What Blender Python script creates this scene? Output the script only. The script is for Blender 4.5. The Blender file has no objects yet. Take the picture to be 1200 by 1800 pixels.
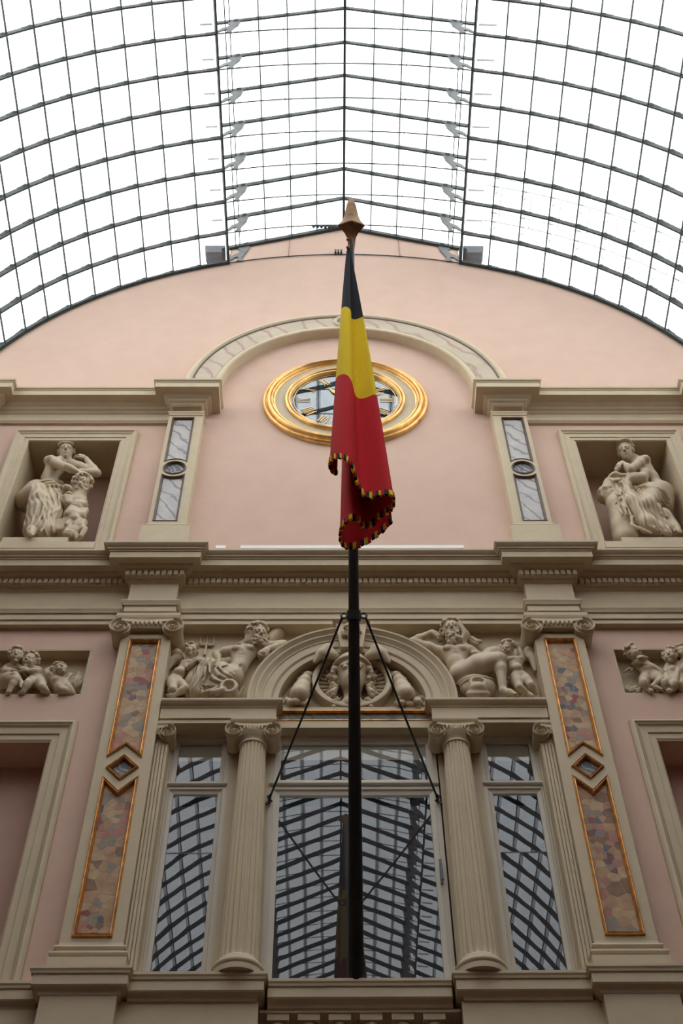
import bpy, bmesh, math, random
import numpy as np
from mathutils import Vector, Matrix
random.seed(7)
scene = bpy.context.scene
COL = scene.collection
# ------------------------------------------------------------------ camera
D, CZ = 7.4, 1.6                       # camera distance to the facade and eye height
FPX = 2215.157                         # focal length in pixels of the 1200x1800 frame
PITCH, YAW, ROLL = math.radians(54.32108), math.radians(0.7766), math.radians(-0.6780)
CAMX = -0.18213
fw = np.array([math.sin(YAW)*math.cos(PITCH), math.cos(YAW)*math.cos(PITCH), math.sin(PITCH)])
_rt = np.array([math.cos(YAW), -math.sin(YAW), 0.0]); _up = np.cross(_rt, fw)
RV = _rt*math.cos(ROLL) + _up*math.sin(ROLL); UV = np.cross(RV, fw)
cam_data = bpy.data.cameras.new('camera'); cam = bpy.data.objects.new('camera', cam_data); COL.objects.link(cam)
cam_data.sensor_width = 36.0; cam_data.lens = FPX*36.0/1800.0; cam_data.clip_end = 400
cam.matrix_world = Matrix(((RV[0], UV[0], -fw[0], CAMX), (RV[1], UV[1], -fw[1], -D), (RV[2], UV[2], -fw[2], CZ), (0, 0, 0, 1)))
scene.camera = cam
# ------------------------------------------------------------------ light: an even overcast sky
world = bpy.data.worlds.new('overcast'); scene.world = world; world.use_nodes = True
bg = world.node_tree.nodes['Background']; bg.inputs[0].default_value = (0.97, 0.98, 1.0, 1); bg.inputs[1].default_value = 3.85
vs = scene.view_settings; vs.view_transform = 'Standard'; vs.look = 'None'; vs.exposure = 0.0; vs.gamma = 1.0; vs.use_curve_mapping = False

def at(px, py, d):
    """world point on the vertical plane d metres in front of the wall that a pixel looks at"""
    r = (px-600)/FPX*RV - (py-900)/FPX*UV + fw
    t = (D-d)/r[1]
    return np.array([CAMX+t*r[0], -d, CZ+t*r[2]])
# ------------------------------------------------------------------ materials
M = {}
def mat(name, base, var=0.06, rough=0.75, bump=0.15, scale=9.0, metallic=0.0, spec=0.35, stain=None, stain_amt=0.0, stain_scale=1.3):
    m = bpy.data.materials.new(name); m.use_nodes = True; nt = m.node_tree; N = nt.nodes; L = nt.links
    b = N['Principled BSDF']; b.inputs['Roughness'].default_value = rough; b.inputs['Metallic'].default_value = metallic
    b.inputs['Specular IOR Level'].default_value = spec
    tc = N.new('ShaderNodeTexCoord')
    n1 = N.new('ShaderNodeTexNoise'); n1.inputs['Scale'].default_value = scale; n1.inputs['Detail'].default_value = 5
    L.new(tc.outputs['Object'], n1.inputs['Vector'])
    r = N.new('ShaderNodeValToRGB'); e = r.color_ramp.elements
    e[0].position = 0.3; e[1].position = 0.7
    e[0].color = (*[max(0, c*(1-var)) for c in base], 1); e[1].color = (*[min(1, c*(1+var)) for c in base], 1)
    L.new(n1.outputs['Fac'], r.inputs['Fac']); out = r.outputs['Color']
    if stain is not None:
        n2 = N.new('ShaderNodeTexNoise'); n2.inputs['Scale'].default_value = stain_scale; n2.inputs['Detail'].default_value = 7; n2.inputs['Roughness'].default_value = 0.65
        L.new(tc.outputs['Object'], n2.inputs['Vector'])
        rr = N.new('ShaderNodeValToRGB'); rr.color_ramp.elements[0].position = 0.5; rr.color_ramp.elements[1].position = 0.72
        rr.color_ramp.elements[0].color = (0, 0, 0, 1); rr.color_ramp.elements[1].color = (stain_amt,)*3 + (1,)
        L.new(n2.outputs['Fac'], rr.inputs['Fac'])
        mx = N.new('ShaderNodeMix'); mx.data_type = 'RGBA'
        L.new(rr.outputs['Color'], mx.inputs[0]); L.new(out, mx.inputs[6]); mx.inputs[7].default_value = (*stain, 1); out = mx.outputs[2]
    L.new(out, b.inputs['Base Color'])
    if bump > 0:
        bp_ = N.new('ShaderNodeBump'); bp_.inputs['Strength'].default_value = bump; bp_.inputs['Distance'].default_value = 0.01
        n3 = N.new('ShaderNodeTexNoise'); n3.inputs['Scale'].default_value = scale*5; n3.inputs['Detail'].default_value = 4
        L.new(tc.outputs['Object'], n3.inputs['Vector']); L.new(n3.outputs['Fac'], bp_.inputs['Height']); L.new(bp_.outputs['Normal'], b.inputs['Normal'])
    M[name] = m; return m
def vein_mat(name, c0, c1, c2, scale=3.0, distort=9.0, rough=0.25):
    m = bpy.data.materials.new(name); m.use_nodes = True; nt = m.node_tree; N = nt.nodes; L = nt.links
    b = N['Principled BSDF']; b.inputs['Roughness'].default_value = rough
    tc = N.new('ShaderNodeTexCoord'); mp = N.new('ShaderNodeMapping'); mp.inputs['Rotation'].default_value = (0.3, 0.65, 0.2)
    L.new(tc.outputs['Object'], mp.inputs['Vector'])
    n = N.new('ShaderNodeTexNoise'); n.inputs['Scale'].default_value = scale; n.inputs['Detail'].default_value = 6; n.inputs['Distortion'].default_value = 1.4
    w = N.new('ShaderNodeTexWave'); w.inputs['Scale'].default_value = scale*0.7; w.inputs['Distortion'].default_value = distort; w.inputs['Detail'].default_value = 4; w.inputs['Detail Scale'].default_value = 1.6
    L.new(mp.outputs['Vector'], n.inputs['Vector']); L.new(mp.outputs['Vector'], w.inputs['Vector'])
    r1 = N.new('ShaderNodeValToRGB'); r1.color_ramp.elements[0].color = (*c0, 1); r1.color_ramp.elements[1].color = (*c1, 1)
    r1.color_ramp.elements[0].position = 0.35; r1.color_ramp.elements[1].position = 0.65
    r2 = N.new('ShaderNodeValToRGB'); r2.color_ramp.elements[0].position = 0.0; r2.color_ramp.elements[0].color = (1, 1, 1, 1)
    r2.color_ramp.elements[1].position = 0.16; r2.color_ramp.elements[1].color = (0, 0, 0, 1)
    L.new(n.outputs['Fac'], r1.inputs['Fac']); L.new(w.outputs['Fac'], r2.inputs['Fac'])
    mx = N.new('ShaderNodeMix'); mx.data_type = 'RGBA'
    L.new(r2.outputs['Color'], mx.inputs[0]); L.new(r1.outputs['Color'], mx.inputs[6]); mx.inputs[7].default_value = (*c2, 1)
    L.new(mx.outputs[2], b.inputs['Base Color']); M[name] = m; return m
def glass_mat(name, tint, r0, r1, wave=0.0, wscale=1.5):
    """thin pane: clear transmission plus a mirror reflection that grows towards grazing angles"""
    m = bpy.data.materials.new(name); m.use_nodes = True; nt = m.node_tree; N = nt.nodes; L = nt.links
    N.remove(N['Principled BSDF']); o = N['Material Output']
    t = N.new('ShaderNodeBsdfTransparent'); t.inputs[0].default_value = (*tint, 1)
    g = N.new('ShaderNodeBsdfGlossy'); g.inputs['Roughness'].default_value = 0.0; g.inputs[0].default_value = (0.93, 0.97, 1, 1)
    lw = N.new('ShaderNodeLayerWeight'); lw.inputs['Blend'].default_value = 0.5
    p = N.new('ShaderNodeMath'); p.operation = 'POWER'; p.inputs[1].default_value = 4.0; L.new(lw.outputs['Facing'], p.inputs[0])
    mr = N.new('ShaderNodeMath'); mr.operation = 'MULTIPLY_ADD'; mr.inputs[1].default_value = r1; mr.inputs[2].default_value = r0; L.new(p.outputs[0], mr.inputs[0])
    mx = N.new('ShaderNodeMixShader'); L.new(mr.outputs[0], mx.inputs[0]); L.new(t.outputs[0], mx.inputs[1]); L.new(g.outputs[0], mx.inputs[2])
    if wave > 0:
        tc = N.new('ShaderNodeTexCoord'); n = N.new('ShaderNodeTexNoise'); n.inputs['Scale'].default_value = wscale; n.inputs['Detail'].default_value = 1
        L.new(tc.outputs['Object'], n.inputs['Vector']); b = N.new('ShaderNodeBump'); b.inputs['Strength'].default_value = 1.0; b.inputs['Distance'].default_value = wave
        L.new(n.outputs['Fac'], b.inputs['Height']); L.new(b.outputs['Normal'], g.inputs['Normal'])
    L.new(mx.outputs[0], o.inputs['Surface']); M[name] = m; return m
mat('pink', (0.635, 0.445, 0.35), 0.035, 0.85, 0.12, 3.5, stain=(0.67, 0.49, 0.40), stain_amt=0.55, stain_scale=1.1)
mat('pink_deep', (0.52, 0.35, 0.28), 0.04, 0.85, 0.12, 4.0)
mat('stone', (0.57, 0.475, 0.325), 0.045, 0.7, 0.12, 6.0, stain=(0.45, 0.38, 0.27), stain_amt=0.35, stain_scale=1.7)
mat('sculpt', (0.60, 0.495, 0.345), 0.05, 0.55, 0.10, 9.0, stain=(0.42, 0.35, 0.25), stain_amt=0.4, stain_scale=4)
mat('frame_paint', (0.55, 0.50, 0.41), 0.03, 0.5, 0.05, 6.0)
mat('gold', (0.80, 0.49, 0.18), 0.22, 0.40, 0.35, 14.0, metallic=0.85, stain=(0.10, 0.06, 0.03), stain_amt=0.75, stain_scale=3.5)
mat('gold_dark', (0.62, 0.31, 0.10), 0.25, 0.42, 0.3, 16.0, metallic=0.7, stain=(0.10, 0.05, 0.03), stain_amt=0.6, stain_scale=5)
mat('bronze_frame', (0.10, 0.062, 0.045), 0.2, 0.45, 0.1, 12.0)
mat('bronze', (0.25, 0.135, 0.05), 0.3, 0.45, 0.3, 14.0, metallic=0.45, stain=(0.05, 0.03, 0.02), stain_amt=0.7, stain_scale=9)
mat('iron', (0.035, 0.045, 0.042), 0.15, 0.6, 0.1, 10.0)
mat('iron_grey', (0.16, 0.17, 0.17), 0.15, 0.6, 0.1, 10.0)
mat('pole_paint', (0.012, 0.012, 0.013), 0.1, 0.5, 0.05, 8.0)
mat('flag_black', (0.020, 0.024, 0.030), 0.1, 0.9, 0.25, 60.0, spec=0.15)
mat('flag_yellow', (0.86, 0.62, 0.02), 0.05, 0.9, 0.25, 60.0, spec=0.15)
mat('flag_red', (0.60, 0.018, 0.028), 0.06, 0.9, 0.25, 60.0, spec=0.15)
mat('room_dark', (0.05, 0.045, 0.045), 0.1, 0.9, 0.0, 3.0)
mat('white_plastic', (0.85, 0.86, 0.88), 0.02, 0.4, 0.0, 6.0)
mat('side_wall', (0.15, 0.085, 0.06), 0.06, 0.8, 0.1, 4.0)
mat('haze_grey', (0.62, 0.63, 0.66), 0.05, 0.6, 0.0, 5.0)  # pale tone puts the sky haze into the colour of thin roof parts
mat('paving', (0.075, 0.06, 0.05), 0.12, 0.6, 0.1, 4.0)
mat('slate', (0.09, 0.095, 0.11), 0.1, 0.8, 0.1, 5.0)
vein_mat('marble_pale', (0.40, 0.385, 0.38), (0.50, 0.465, 0.42), (0.20, 0.18, 0.21), 3.2, 7.0, .45)
vein_mat('marble_band', (0.42, 0.345, 0.24), (0.50, 0.41, 0.29), (0.36, 0.23, 0.18), 2.0, 6.0, .5)
vein_mat('marble_dark', (0.06, 0.065, 0.09), (0.14, 0.15, 0.18), (0.45, 0.43, 0.39), 9.0, 9.0, .5)
vein_mat('marble_strip', (0.11, 0.095, 0.055), (0.19, 0.155, 0.08), (0.05, 0.055, 0.07), 6.0, 9.0, .6)
glass_mat('window_glass', (0.55, 0.56, 0.58), 0.040, 0.9, 0.0003, 2.2)
glass_mat('lap_glass', (0.50, 0.51, 0.53), 0.03, 0.5)
glass_mat('frosted', (0.62, 0.63, 0.65), 0.02, 0.3)
glass_mat('clock_glass', (0.75, 0.78, 0.8), 0.075, 0.7, 0.0006, 2.0)
glass_mat('roof_glass', (0.95, 0.965, 0.96), 0.03, 1.0)
FRAG = [('frag_tan', (0.43, 0.27, 0.155)), ('frag_sand', (0.48, 0.34, 0.2)), ('frag_rose', (0.41, 0.2, 0.145)), ('frag_red', (0.28, 0.085, 0.075)),
        ('frag_grey', (0.28, 0.235, 0.19)), ('frag_slate', (0.12, 0.13, 0.16)), ('frag_brown', (0.25, 0.145, 0.09)), ('frag_olive', (0.3, 0.25, 0.155)), ('frag_plum', (0.2, 0.1, 0.1))]
for n_, c_ in FRAG: mat(n_, c_, 0.18, 0.5, 0.0, 16.0, spec=.2)
mat('frag_vein', (0.50, 0.38, 0.27), 0.1, 0.5, 0.0, 14.0, spec=.2)
# ------------------------------------------------------------------ object helpers
def link(name, mesh, material=None, parent=None, smooth=False):
    o = bpy.data.objects.new(name, mesh); COL.objects.link(o)
    if material is not None and not mesh.materials: mesh.materials.append(M[material])
    if smooth:
        mesh.polygons.foreach_set('use_smooth', [True]*len(mesh.polygons))
    if parent is not None: o.parent = parent
    return o
def tag(o, label, cat, group=None, kind=None):
    o['label'] = label; o['category'] = cat
    if group: o['group'] = group
    if kind: o['kind'] = kind
    return o
def empty(name, label, cat, loc=(0, 0, 0), group=None, kind=None):
    o = bpy.data.objects.new(name, None); COL.objects.link(o); o.location = loc; o.empty_display_size = 0.1
    return tag(o, label, cat, group, kind)
_off = {}
def rel(me, parent):
    """mesh data is written in world space; shift it into the parent's space"""
    if parent is not None:
        p = parent; off = Vector((0, 0, 0))
        while p is not None: off += p.location; p = p.parent
        if off.length > 0: me.transform(Matrix.Translation(-off))
    return me
def mk(name, verts, faces, material, parent=None, smooth=False, autosmooth=None):
    me = bpy.data.meshes.new(name); me.from_pydata([tuple(map(float, v)) for v in verts], [], faces)
    bm = bmesh.new(); bm.from_mesh(me); bmesh.ops.recalc_face_normals(bm, faces=bm.faces); bm.to_mesh(me); bm.free()
    rel(me, parent); o = link(name, me, material, parent, smooth)
    if autosmooth: me.set_sharp_from_angle(angle=math.radians(autosmooth))
    return o
class MB:
    """collects shapes that belong to ONE part"""
    def __init__(s): s.v = []; s.f = []
    def add(s, v, f):
        n = len(s.v); s.v += [tuple(q) for q in v]; s.f += [tuple(i+n for i in q) for q in f]; return s
    def box(s, x0, x1, d0, d1, z0, z1):
        v = [(x, -d, z) for x in (x0, x1) for d in (d0, d1) for z in (z0, z1)]
        return s.add(v, [(0, 1, 3, 2), (4, 6, 7, 5), (0, 4, 5, 1), (2, 3, 7, 6), (0, 2, 6, 4), (1, 5, 7, 3)])
    def prism(s, poly, d0, d1):
        n = len(poly); v = [(x, -d0, z) for x, z in poly] + [(x, -d1, z) for x, z in poly]
        return s.add(v, [tuple(range(n)), tuple(range(n, 2*n))[::-1]] + [(i, (i+1) % n, n+(i+1) % n, n+i) for i in range(n)])
    def mould(s, prof, xl, xr, db, back=0.0, retl=True, retr=True):
        """horizontal moulding: prof = (offset beyond db, z) bottom to top; mitred returns to the wall at the ends"""
        rows = []
        for o, z in prof:
            r = []
            if retl: r.append((xl-o, -back, z))
            r.append(((xl-o) if retl else xl, -(db+o), z)); r.append(((xr+o) if retr else xr, -(db+o), z))
            if retr: r.append((xr+o, -back, z))
            if not retl: r.insert(0, (xl, -back, z))
            if not retr: r.append((xr, -back, z))
            rows.append(r)
        v = [p for r in rows for p in r]; n = len(prof); f = []
        for i in range(n-1):
            for j in range(3): f.append((i*4+j, i*4+j+1, i*4+5+j, i*4+4+j))
            f.append((i*4+3, i*4, i*4+4, i*4+7))
        f.append((0, 1, 2, 3)); f.append(tuple((n-1)*4+j for j in (3, 2, 1, 0)))
        return s.add(v, f)
    def frame(s, poly, prof, closed=True, thick=True):
        """sweep prof=(inset, d) round a polygon in the wall plane with mitred corners"""
        n = len(poly); P = [Vector(p) for p in poly]; area = sum(P[i].x*P[(i+1) % n].y-P[(i+1) % n].x*P[i].y for i in range(n))
        sg = 1 if area > 0 else -1
        def inset(w):
            out = []
            for i in range(n):
                a, b, c = P[i-1], P[i], P[(i+1) % n]
                d1 = (b-a).normalized(); d2 = (c-b).normalized(); n1 = Vector((-d1.y, d1.x))*sg; n2 = Vector((-d2.y, d2.x))*sg
                if not closed and i == 0: out.append(b+n2*w); continue
                if not closed and i == n-1: out.append(b+n1*w); continue
                k = n1+n2; out.append(b+k*(w/max(0.15, (1+n1.dot(n2)))))
            return out
        rows = [(inset(w), d) for w, d in prof]; m = len(rows)
        v = [(p.x, -d, p.y) for r, d in rows for p in r]; f = []
        rng = range(n) if closed else range(n-1)
        for i in range(m-1):
            for j in rng: k = (j+1) % n; f.append((i*n+j, i*n+k, (i+1)*n+k, (i+1)*n+j))
        if thick:
            for j in rng: k = (j+1) % n; f.append(((m-1)*n+j, (m-1)*n+k, k, j))
            if not closed:
                f.append(tuple(i*n for i in range(m))); f.append(tuple(i*n+n-1 for i in range(m))[::-1])
        return s.add(v, f)
    def ring(s, cx, cz, prof, a0=0.0, a1=2*math.pi, n=64, closed=True):
        """revolve prof=(r, d) about the wall normal"""
        full = abs(a1-a0-2*math.pi) < 1e-6; cnt = n if full else n+1; m = len(prof); v = []; f = []
        for i in range(cnt):
            a = a0+(a1-a0)*i/n
            for r, d in prof: v.append((cx+r*math.cos(a), -d, cz+r*math.sin(a)))
        for i in range(n):
            k = (i+1) % cnt
            for j in range(m if closed else m-1): l = (j+1) % m; f.append((i*m+j, k*m+j, k*m+l, i*m+l))
        if not full and closed: f.append(tuple(range(m))); f.append(tuple((cnt-1)*m+j for j in range(m))[::-1])
        return s.add(v, f)
    def disc(s, cx, cz, r, d0, d1, n=64):
        return s.prism([(cx+r*math.cos(2*math.pi*i/n), cz+r*math.sin(2*math.pi*i/n)) for i in range(n)], d0, d1)
    def lathe(s, cx, d, prof, n=32, flute=None):
        """turn prof=(r, z) about a vertical axis; flute(z) -> depth of the 20 flutes"""
        v = []; f = []; m = len(prof)
        for r, z in prof:
            for i in range(n):
                a = 2*math.pi*i/n; q = r
                if flute: q -= flute(z)*max(0.0, math.sin(20*a/2)**2*1.35-0.35)**0.6
                v.append((cx+q*math.cos(a), -d+q*math.sin(a), z))
        for i in range(m-1):
            for j in range(n): k = (j+1) % n; f.append((i*n+j, i*n+k, (i+1)*n+k, (i+1)*n+j))
        f.append(tuple(range(n))[::-1]); f.append(tuple((m-1)*n+j for j in range(n)))
        return s.add(v, f)
    def tube(s, pts, rad, n=8, cap=True):
        P = [Vector(tuple(map(float, p))) for p in pts]; R = rad if hasattr(rad, '__len__') else [rad]*len(P); v = []; f = []
        t0 = (P[1]-P[0]).normalized(); u = t0.orthogonal().normalized()
        for i, p in enumerate(P):
            t = ((P[min(i+1, len(P)-1)]-P[max(i-1, 0)])).normalized(); u = (u-t*u.dot(t)).normalized(); w = t.cross(u)
            for j in range(n): a = 2*math.pi*j/n; v.append(p+(u*math.cos(a)+w*math.sin(a))*R[i])
        for i in range(len(P)-1):
            for j in range(n): k = (j+1) % n; f.append((i*n+j, i*n+k, (i+1)*n+k, (i+1)*n+j))
        if cap: f.append(tuple(range(n))[::-1]); f.append(tuple((len(P)-1)*n+j for j in range(n)))
        return s.add(v, f)
    def bar(s, a, b, w, h=None, up=(0, 0, 1)):
        """square bar from a to b"""
        a, b = Vector(a), Vector(b); t = (b-a).normalized(); u = Vector(up); 
        if abs(t.dot(u)) > 0.98: u = Vector((1, 0, 0))
        sd = t.cross(u).normalized(); u = sd.cross(t); h = h or w
        v = [p+sd*(w/2*i)+u*(h/2*j) for p in (a, b) for i, j in ((-1, -1), (1, -1), (1, 1), (-1, 1))]
        return s.add(v, [(0, 1, 2, 3), (7, 6, 5, 4)]+[(i, (i+1) % 4, 4+(i+1) % 4, 4+i) for i in range(4)])
    def ball(s, c, r, n=10, m=6, sc=(1, 1, 1)):
        v = [(c[0], c[1], c[2]+r*sc[2])]; f = []
        for i in range(1, m):
            a = math.pi*i/m
            for j in range(n): b = 2*math.pi*j/n; v.append((c[0]+r*sc[0]*math.sin(a)*math.cos(b), c[1]+r*sc[1]*math.sin(a)*math.sin(b), c[2]+r*sc[2]*math.cos(a)))
        v.append((c[0], c[1], c[2]-r*sc[2])); e = len(v)-1
        for j in range(n):
            k = (j+1) % n; f.append((0, 1+j, 1+k)); f.append((e, 1+(m-2)*n+k, 1+(m-2)*n+j))
            for i in range(m-2): f.append((1+i*n+j, 1+(i+1)*n+j, 1+(i+1)*n+k, 1+i*n+k))
        return s.add(v, f)
    def build(s, name, material, parent=None, smooth=False, autosmooth=None):
        return mk(name, s.v, s.f, material, parent, smooth or bool(autosmooth), autosmooth)
def mirror_obj(o, parent=None):
    """a mirrored twin of a mesh object across the middle of the facade"""
    me = o.data.copy(); me.transform(Matrix.Scale(-1, 4, (1, 0, 0))); me.flip_normals()
    c = bpy.data.objects.new(o.name.split('.')[0], me); COL.objects.link(c); c.parent = parent
    c.location = (-o.location.x, o.location.y, o.location.z)
    for k in ('kind',):
        if k in o: c[k] = o[k]
    return c
def mirror_tree(root, label):
    r = bpy.data.objects.new(root.name.split('.')[0], None); COL.objects.link(r); r.location = (-root.location.x, root.location.y, root.location.z); r.empty_display_size = 0.1
    for k in ('category', 'group', 'kind'):
        if k in root: r[k] = root[k]
    r['label'] = label
    for ch in list(root.children):
        c = mirror_obj(ch, r)
        if 'label' in ch: c['label'] = ch['label']
        for g in list(ch.children): mirror_obj(g, c)
    return r
# ================================================================== THE SETTING
HW, RV_, ZS = 4.62, 4.62, 13.48                 # half width of the gallery, vault radius, springing height
LE, LEZ = 1.61, 17.81                           # edge of the vault where the lantern starts
A0 = math.asin(LE/RV_); NP = 14; DA = (math.pi/2-A0)/NP
BAY = 0.4385; NB = 52; LEN = BAY*NB
EAVE, APEX = 18.30, 19.05
_trim = [0]
def trim(label, cat):
    _trim[0] += 1; return empty('trim_%d' % _trim[0], label, cat, kind='structure')
# ---- back wall with its openings
def wall_back():
    mb = MB(); T = 0.55
    op = [(-1.575, 1.575, 6.3, 10.16), (-.655, .655, 5.42, 6.3)]
    for s in (-1, 1):
        for a, b, z0, z1 in ((2.44, 3.52, 4.6, 8.745), (2.262, 3.70, 9.29, 9.855), (2.485, 3.49, 11.39, 13.262)):
            op.append((min(s*a, s*b), max(s*a, s*b), z0, z1))
    xs = sorted({-HW, HW, *[o[0] for o in op], *[o[1] for o in op]}); zs = sorted({0.0, ZS, *[o[2] for o in op], *[o[3] for o in op]})
    full = lambda i, k: 0 <= i < len(xs)-1 and 0 <= k < len(zs)-1 and not any(o[0]-1e-6 <= (xs[i]+xs[i+1])/2 <= o[1] and o[2] <= (zs[k]+zs[k+1])/2 <= o[3] for o in op)
    for i in range(len(xs)-1):
        for k in range(len(zs)-1):
            if not full(i, k): continue
            x0, x1, z0, z1 = xs[i], xs[i+1], zs[k], zs[k+1]
            mb.add([(x0, 0, z0), (x1, 0, z0), (x1, 0, z1), (x0, 0, z1)], [(0, 1, 2, 3)]); mb.add([(x0, T, z0), (x1, T, z0), (x1, T, z1), (x0, T, z1)], [(3, 2, 1, 0)])
            for (di, dk, e) in ((-1, 0, ((x0, z0), (x0, z1))), (1, 0, ((x1, z1), (x1, z0))), (0, -1, ((x1, z0), (x0, z0))), (0, 1, ((x0, z1), (x1, z1)))):
                if not full(i+di, k+dk) and not (dk == 1 and k+1 == len(zs)-1):
                    (a, b), (c, d) = e; mb.add([(a, 0, b), (c, 0, d), (c, T, d), (a, T, b)], [(0, 1, 2, 3)])
    def top(x):
        ax = abs(x)
        return EAVE+(APEX-EAVE)*(1-ax/LE)-0.02 if ax < LE else ZS+math.sqrt(max(0, RV_**2-x*x))
    X = sorted({*[HW*math.sin(a) for a in np.linspace(-math.pi/2, math.pi/2, 121)], -LE, LE, -LE+1e-4, LE-1e-4, 0.0})
    for a, b in zip(X[:-1], X[1:]):
        v = [(a, 0, ZS), (b, 0, ZS), (b, 0, top(b)), (a, 0, top(a)), (a, T, ZS), (b, T, ZS), (b, T, top(b)), (a, T, top(a))]
        mb.add(v, [(0, 1, 2, 3), (7, 6, 5, 4), (3, 2, 6, 7)])
    bm = bmesh.new(); me = bpy.data.meshes.new('wall_back'); me.from_pydata([tuple(map(float, v)) for v in mb.v], [], mb.f); bm.from_mesh(me)
    bmesh.ops.remove_doubles(bm, verts=bm.verts, dist=1e-5); bmesh.ops.recalc_face_normals(bm, faces=bm.faces); bm.to_mesh(me); bm.free()
    o = link('wall_back', me, 'pink'); return tag(o, 'pink plaster end wall of the gallery under the arched glass roof', 'wall', kind='structure')
wall_back()
for s, nm in ((-1, 'left'), (1, 'right')):
    mb = MB(); x0, x1 = (HW, HW+0.4) if s > 0 else (-HW-0.4, -HW); mb.box(x0, x1, -0.55, LEN, 0, ZS)
    tag(mb.build('wall_'+nm, 'side_wall'), 'long plaster side wall of the gallery on the '+nm, 'wall', kind='structure')
tag(MB().box(-HW-.4, HW+.4, LEN, LEN+0.4, 0, APEX+0.2).build('wall_front', 'side_wall'), 'added end wall behind the viewer that blocks light', 'wall', kind='structure')  # unseen wall added so that light enters through the roof alone
tag(MB().box(-HW-.4, HW+.4, -0.55, LEN+.4, -0.2, 0.0).build('floor', 'paving'), 'stone paved floor of the gallery', 'floor', kind='structure')
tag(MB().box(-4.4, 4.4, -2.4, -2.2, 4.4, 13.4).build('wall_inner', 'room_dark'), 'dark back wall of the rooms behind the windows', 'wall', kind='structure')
# ---- glass roof
roof = empty('ceiling', 'arched glass and iron roof with a raised ridge lantern', 'roof', kind='structure')
def vp(k, r=RV_, d=0.0, s=1):
    a = A0+DA*k; return Vector((s*r*math.sin(a), -d, ZS+r*math.cos(a)))
def rib_mesh(mb, d, s):
    w = 0.021
    for k in range(NP):
        a, b = vp(k, RV_, d, s), vp(k+1, RV_, d, s); n = ((a+b)/2-Vector((0, -d, ZS))).normalized()
        mb.bar(a+n*.02, b+n*.02, w, 0.085, n)
        t = (b-a).normalized(); mb.bar(a-t*0.02+n*0.05, a+t*0.13+n*0.04, w*1.3, 0.05, n)     # the lapped joint
def rafter_mesh(mb, d, s):
    n = 4; a = Vector((s*(LE+0.045), -d, EAVE-0.02)); b = Vector((0, -d, APEX))
    mb.bar(a+Vector((0, 0, .025)), b+Vector((0, 0, .025)), 0.021, 0.095)
    for i in range(n):
        p = a.lerp(b, (i+0.9)/n-0.02); q = a.lerp(b, (i+0.9)/n+0.05); mb.bar(p+Vector((0, 0, .02)), q+Vector((0, 0, .016)), 0.027, 0.024)
def tie_mesh(mb, d):
    P = [Vector((RV_*math.sin(a), -d, ZS+RV_*math.cos(a))) for a in np.linspace(-A0, A0, 13)]; mb.tube(P, 0.0075, 6)
def rod_mesh(mb, d, s):
    x = s*0.78; mb.tube([(x, -d, ZS+math.sqrt(RV_**2-x*x)), (x, -d, EAVE+(APEX-EAVE)*(1-abs(x)/LE))], 0.0035, 6)
    mb.ball((x, -d, ZS+math.sqrt(RV_**2-x*x)), 0.014, 6, 4)
def bracket_mesh(mb, d, s):
    """flat cast scroll between the vault rib and the lantern rafter"""
    P = [(1.50, 17.87), (1.415, 17.86), (1.43, 17.98), (1.40, 18.10), (1.36, 18.22), (1.34, 18.385), (1.44, 18.37), (1.49, 18.33), (1.50, 18.27), (1.47, 18.24), (1.465, 18.18), (1.50, 18.12), (1.56, 18.06), (1.60, 17.96), (1.615, 17.84), (1.585, 17.90), (1.53, 17.985), (1.49, 18.0), (1.475, 17.95)]
    mb.prism([(s*x, z) for x, z in P], d-0.009, d+0.009)
def arm_mesh(mb, d, s): mb.bar((s*1.70, -d, 18.27), (s*(1.93 if s > 0 else 1.85), -d, 18.25), 0.025, 0.02)
NEAR = 10
for kind, fn, sides in (('rib', rib_mesh, (-1, 1)), ('rafter', rafter_mesh, (-1, 1)), ('tie_rod', tie_mesh, (0,)), ('hanger', rod_mesh, (-1, 1)), ('bracket', bracket_mesh, (-1, 1)), ('eave_arm', arm_mesh, (-1, 1))):
    m_ = {'bracket': 'iron_grey', 'eave_arm': 'haze_grey'}.get(kind, 'iron')
    for s in sides:
        mb = MB(); fn(mb, 0.0, s) if s else fn(mb, 0.0)
        first = mb.build(kind, m_, roof)
        for j in range(NEAR+1):
            o = first if j == 0 else first.copy()
            if j: COL.objects.link(o)
            o.location = (0, -j*BAY-0.012, 0)
    mb = MB()
    for j in range(NEAR+1, NB+1):
        for s in sides: fn(mb, j*BAY, s) if s else fn(mb, j*BAY)
    o = mb.build('far_'+kind, m_, roof); o['kind'] = 'stuff'
LPX = [0.39, 0.755, 1.12, 1.48]
def slope(x): return EAVE-0.02+(APEX-EAVE+0.02)*(1-abs(x)/(LE+.045))
for s in (-1, 1):
    for k in range(NP+1):
        p = vp(k, RV_+0.0, 0, s); w = 0.0105 if k else 0.026
        MB().bar((p.x, 0, p.z), (p.x, -LEN, p.z), w, w*2.2, (p.x, 0, p.z-ZS)).build('purlin', 'iron', roof)
    for x in LPX: MB().bar((s*x, 0, slope(x)), (s*x, -LEN, slope(x)), 0.012, 0.015).build('purlin', 'iron', roof)
    MB().bar((s*1.655, 0, EAVE-0.02), (s*1.655, -LEN, EAVE-.02), 0.022, 0.03).build('eave_beam', 'iron', roof)
    MB().bar((s*1.535, 0, EAVE+0.01), (s*1.535, -LEN, EAVE+.01), 0.012, 0.02).build('purlin', 'iron', roof)
    MB().box(min(s*1.37, s*1.43), max(s*1.37, s*1.43), 0.0, LEN, 18.40, 18.405).build('gutter', 'frosted', roof)
MB().bar((0, 0, APEX), (0, -LEN, APEX), 0.035, 0.05).build('ridge_beam', 'iron', roof)
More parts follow.
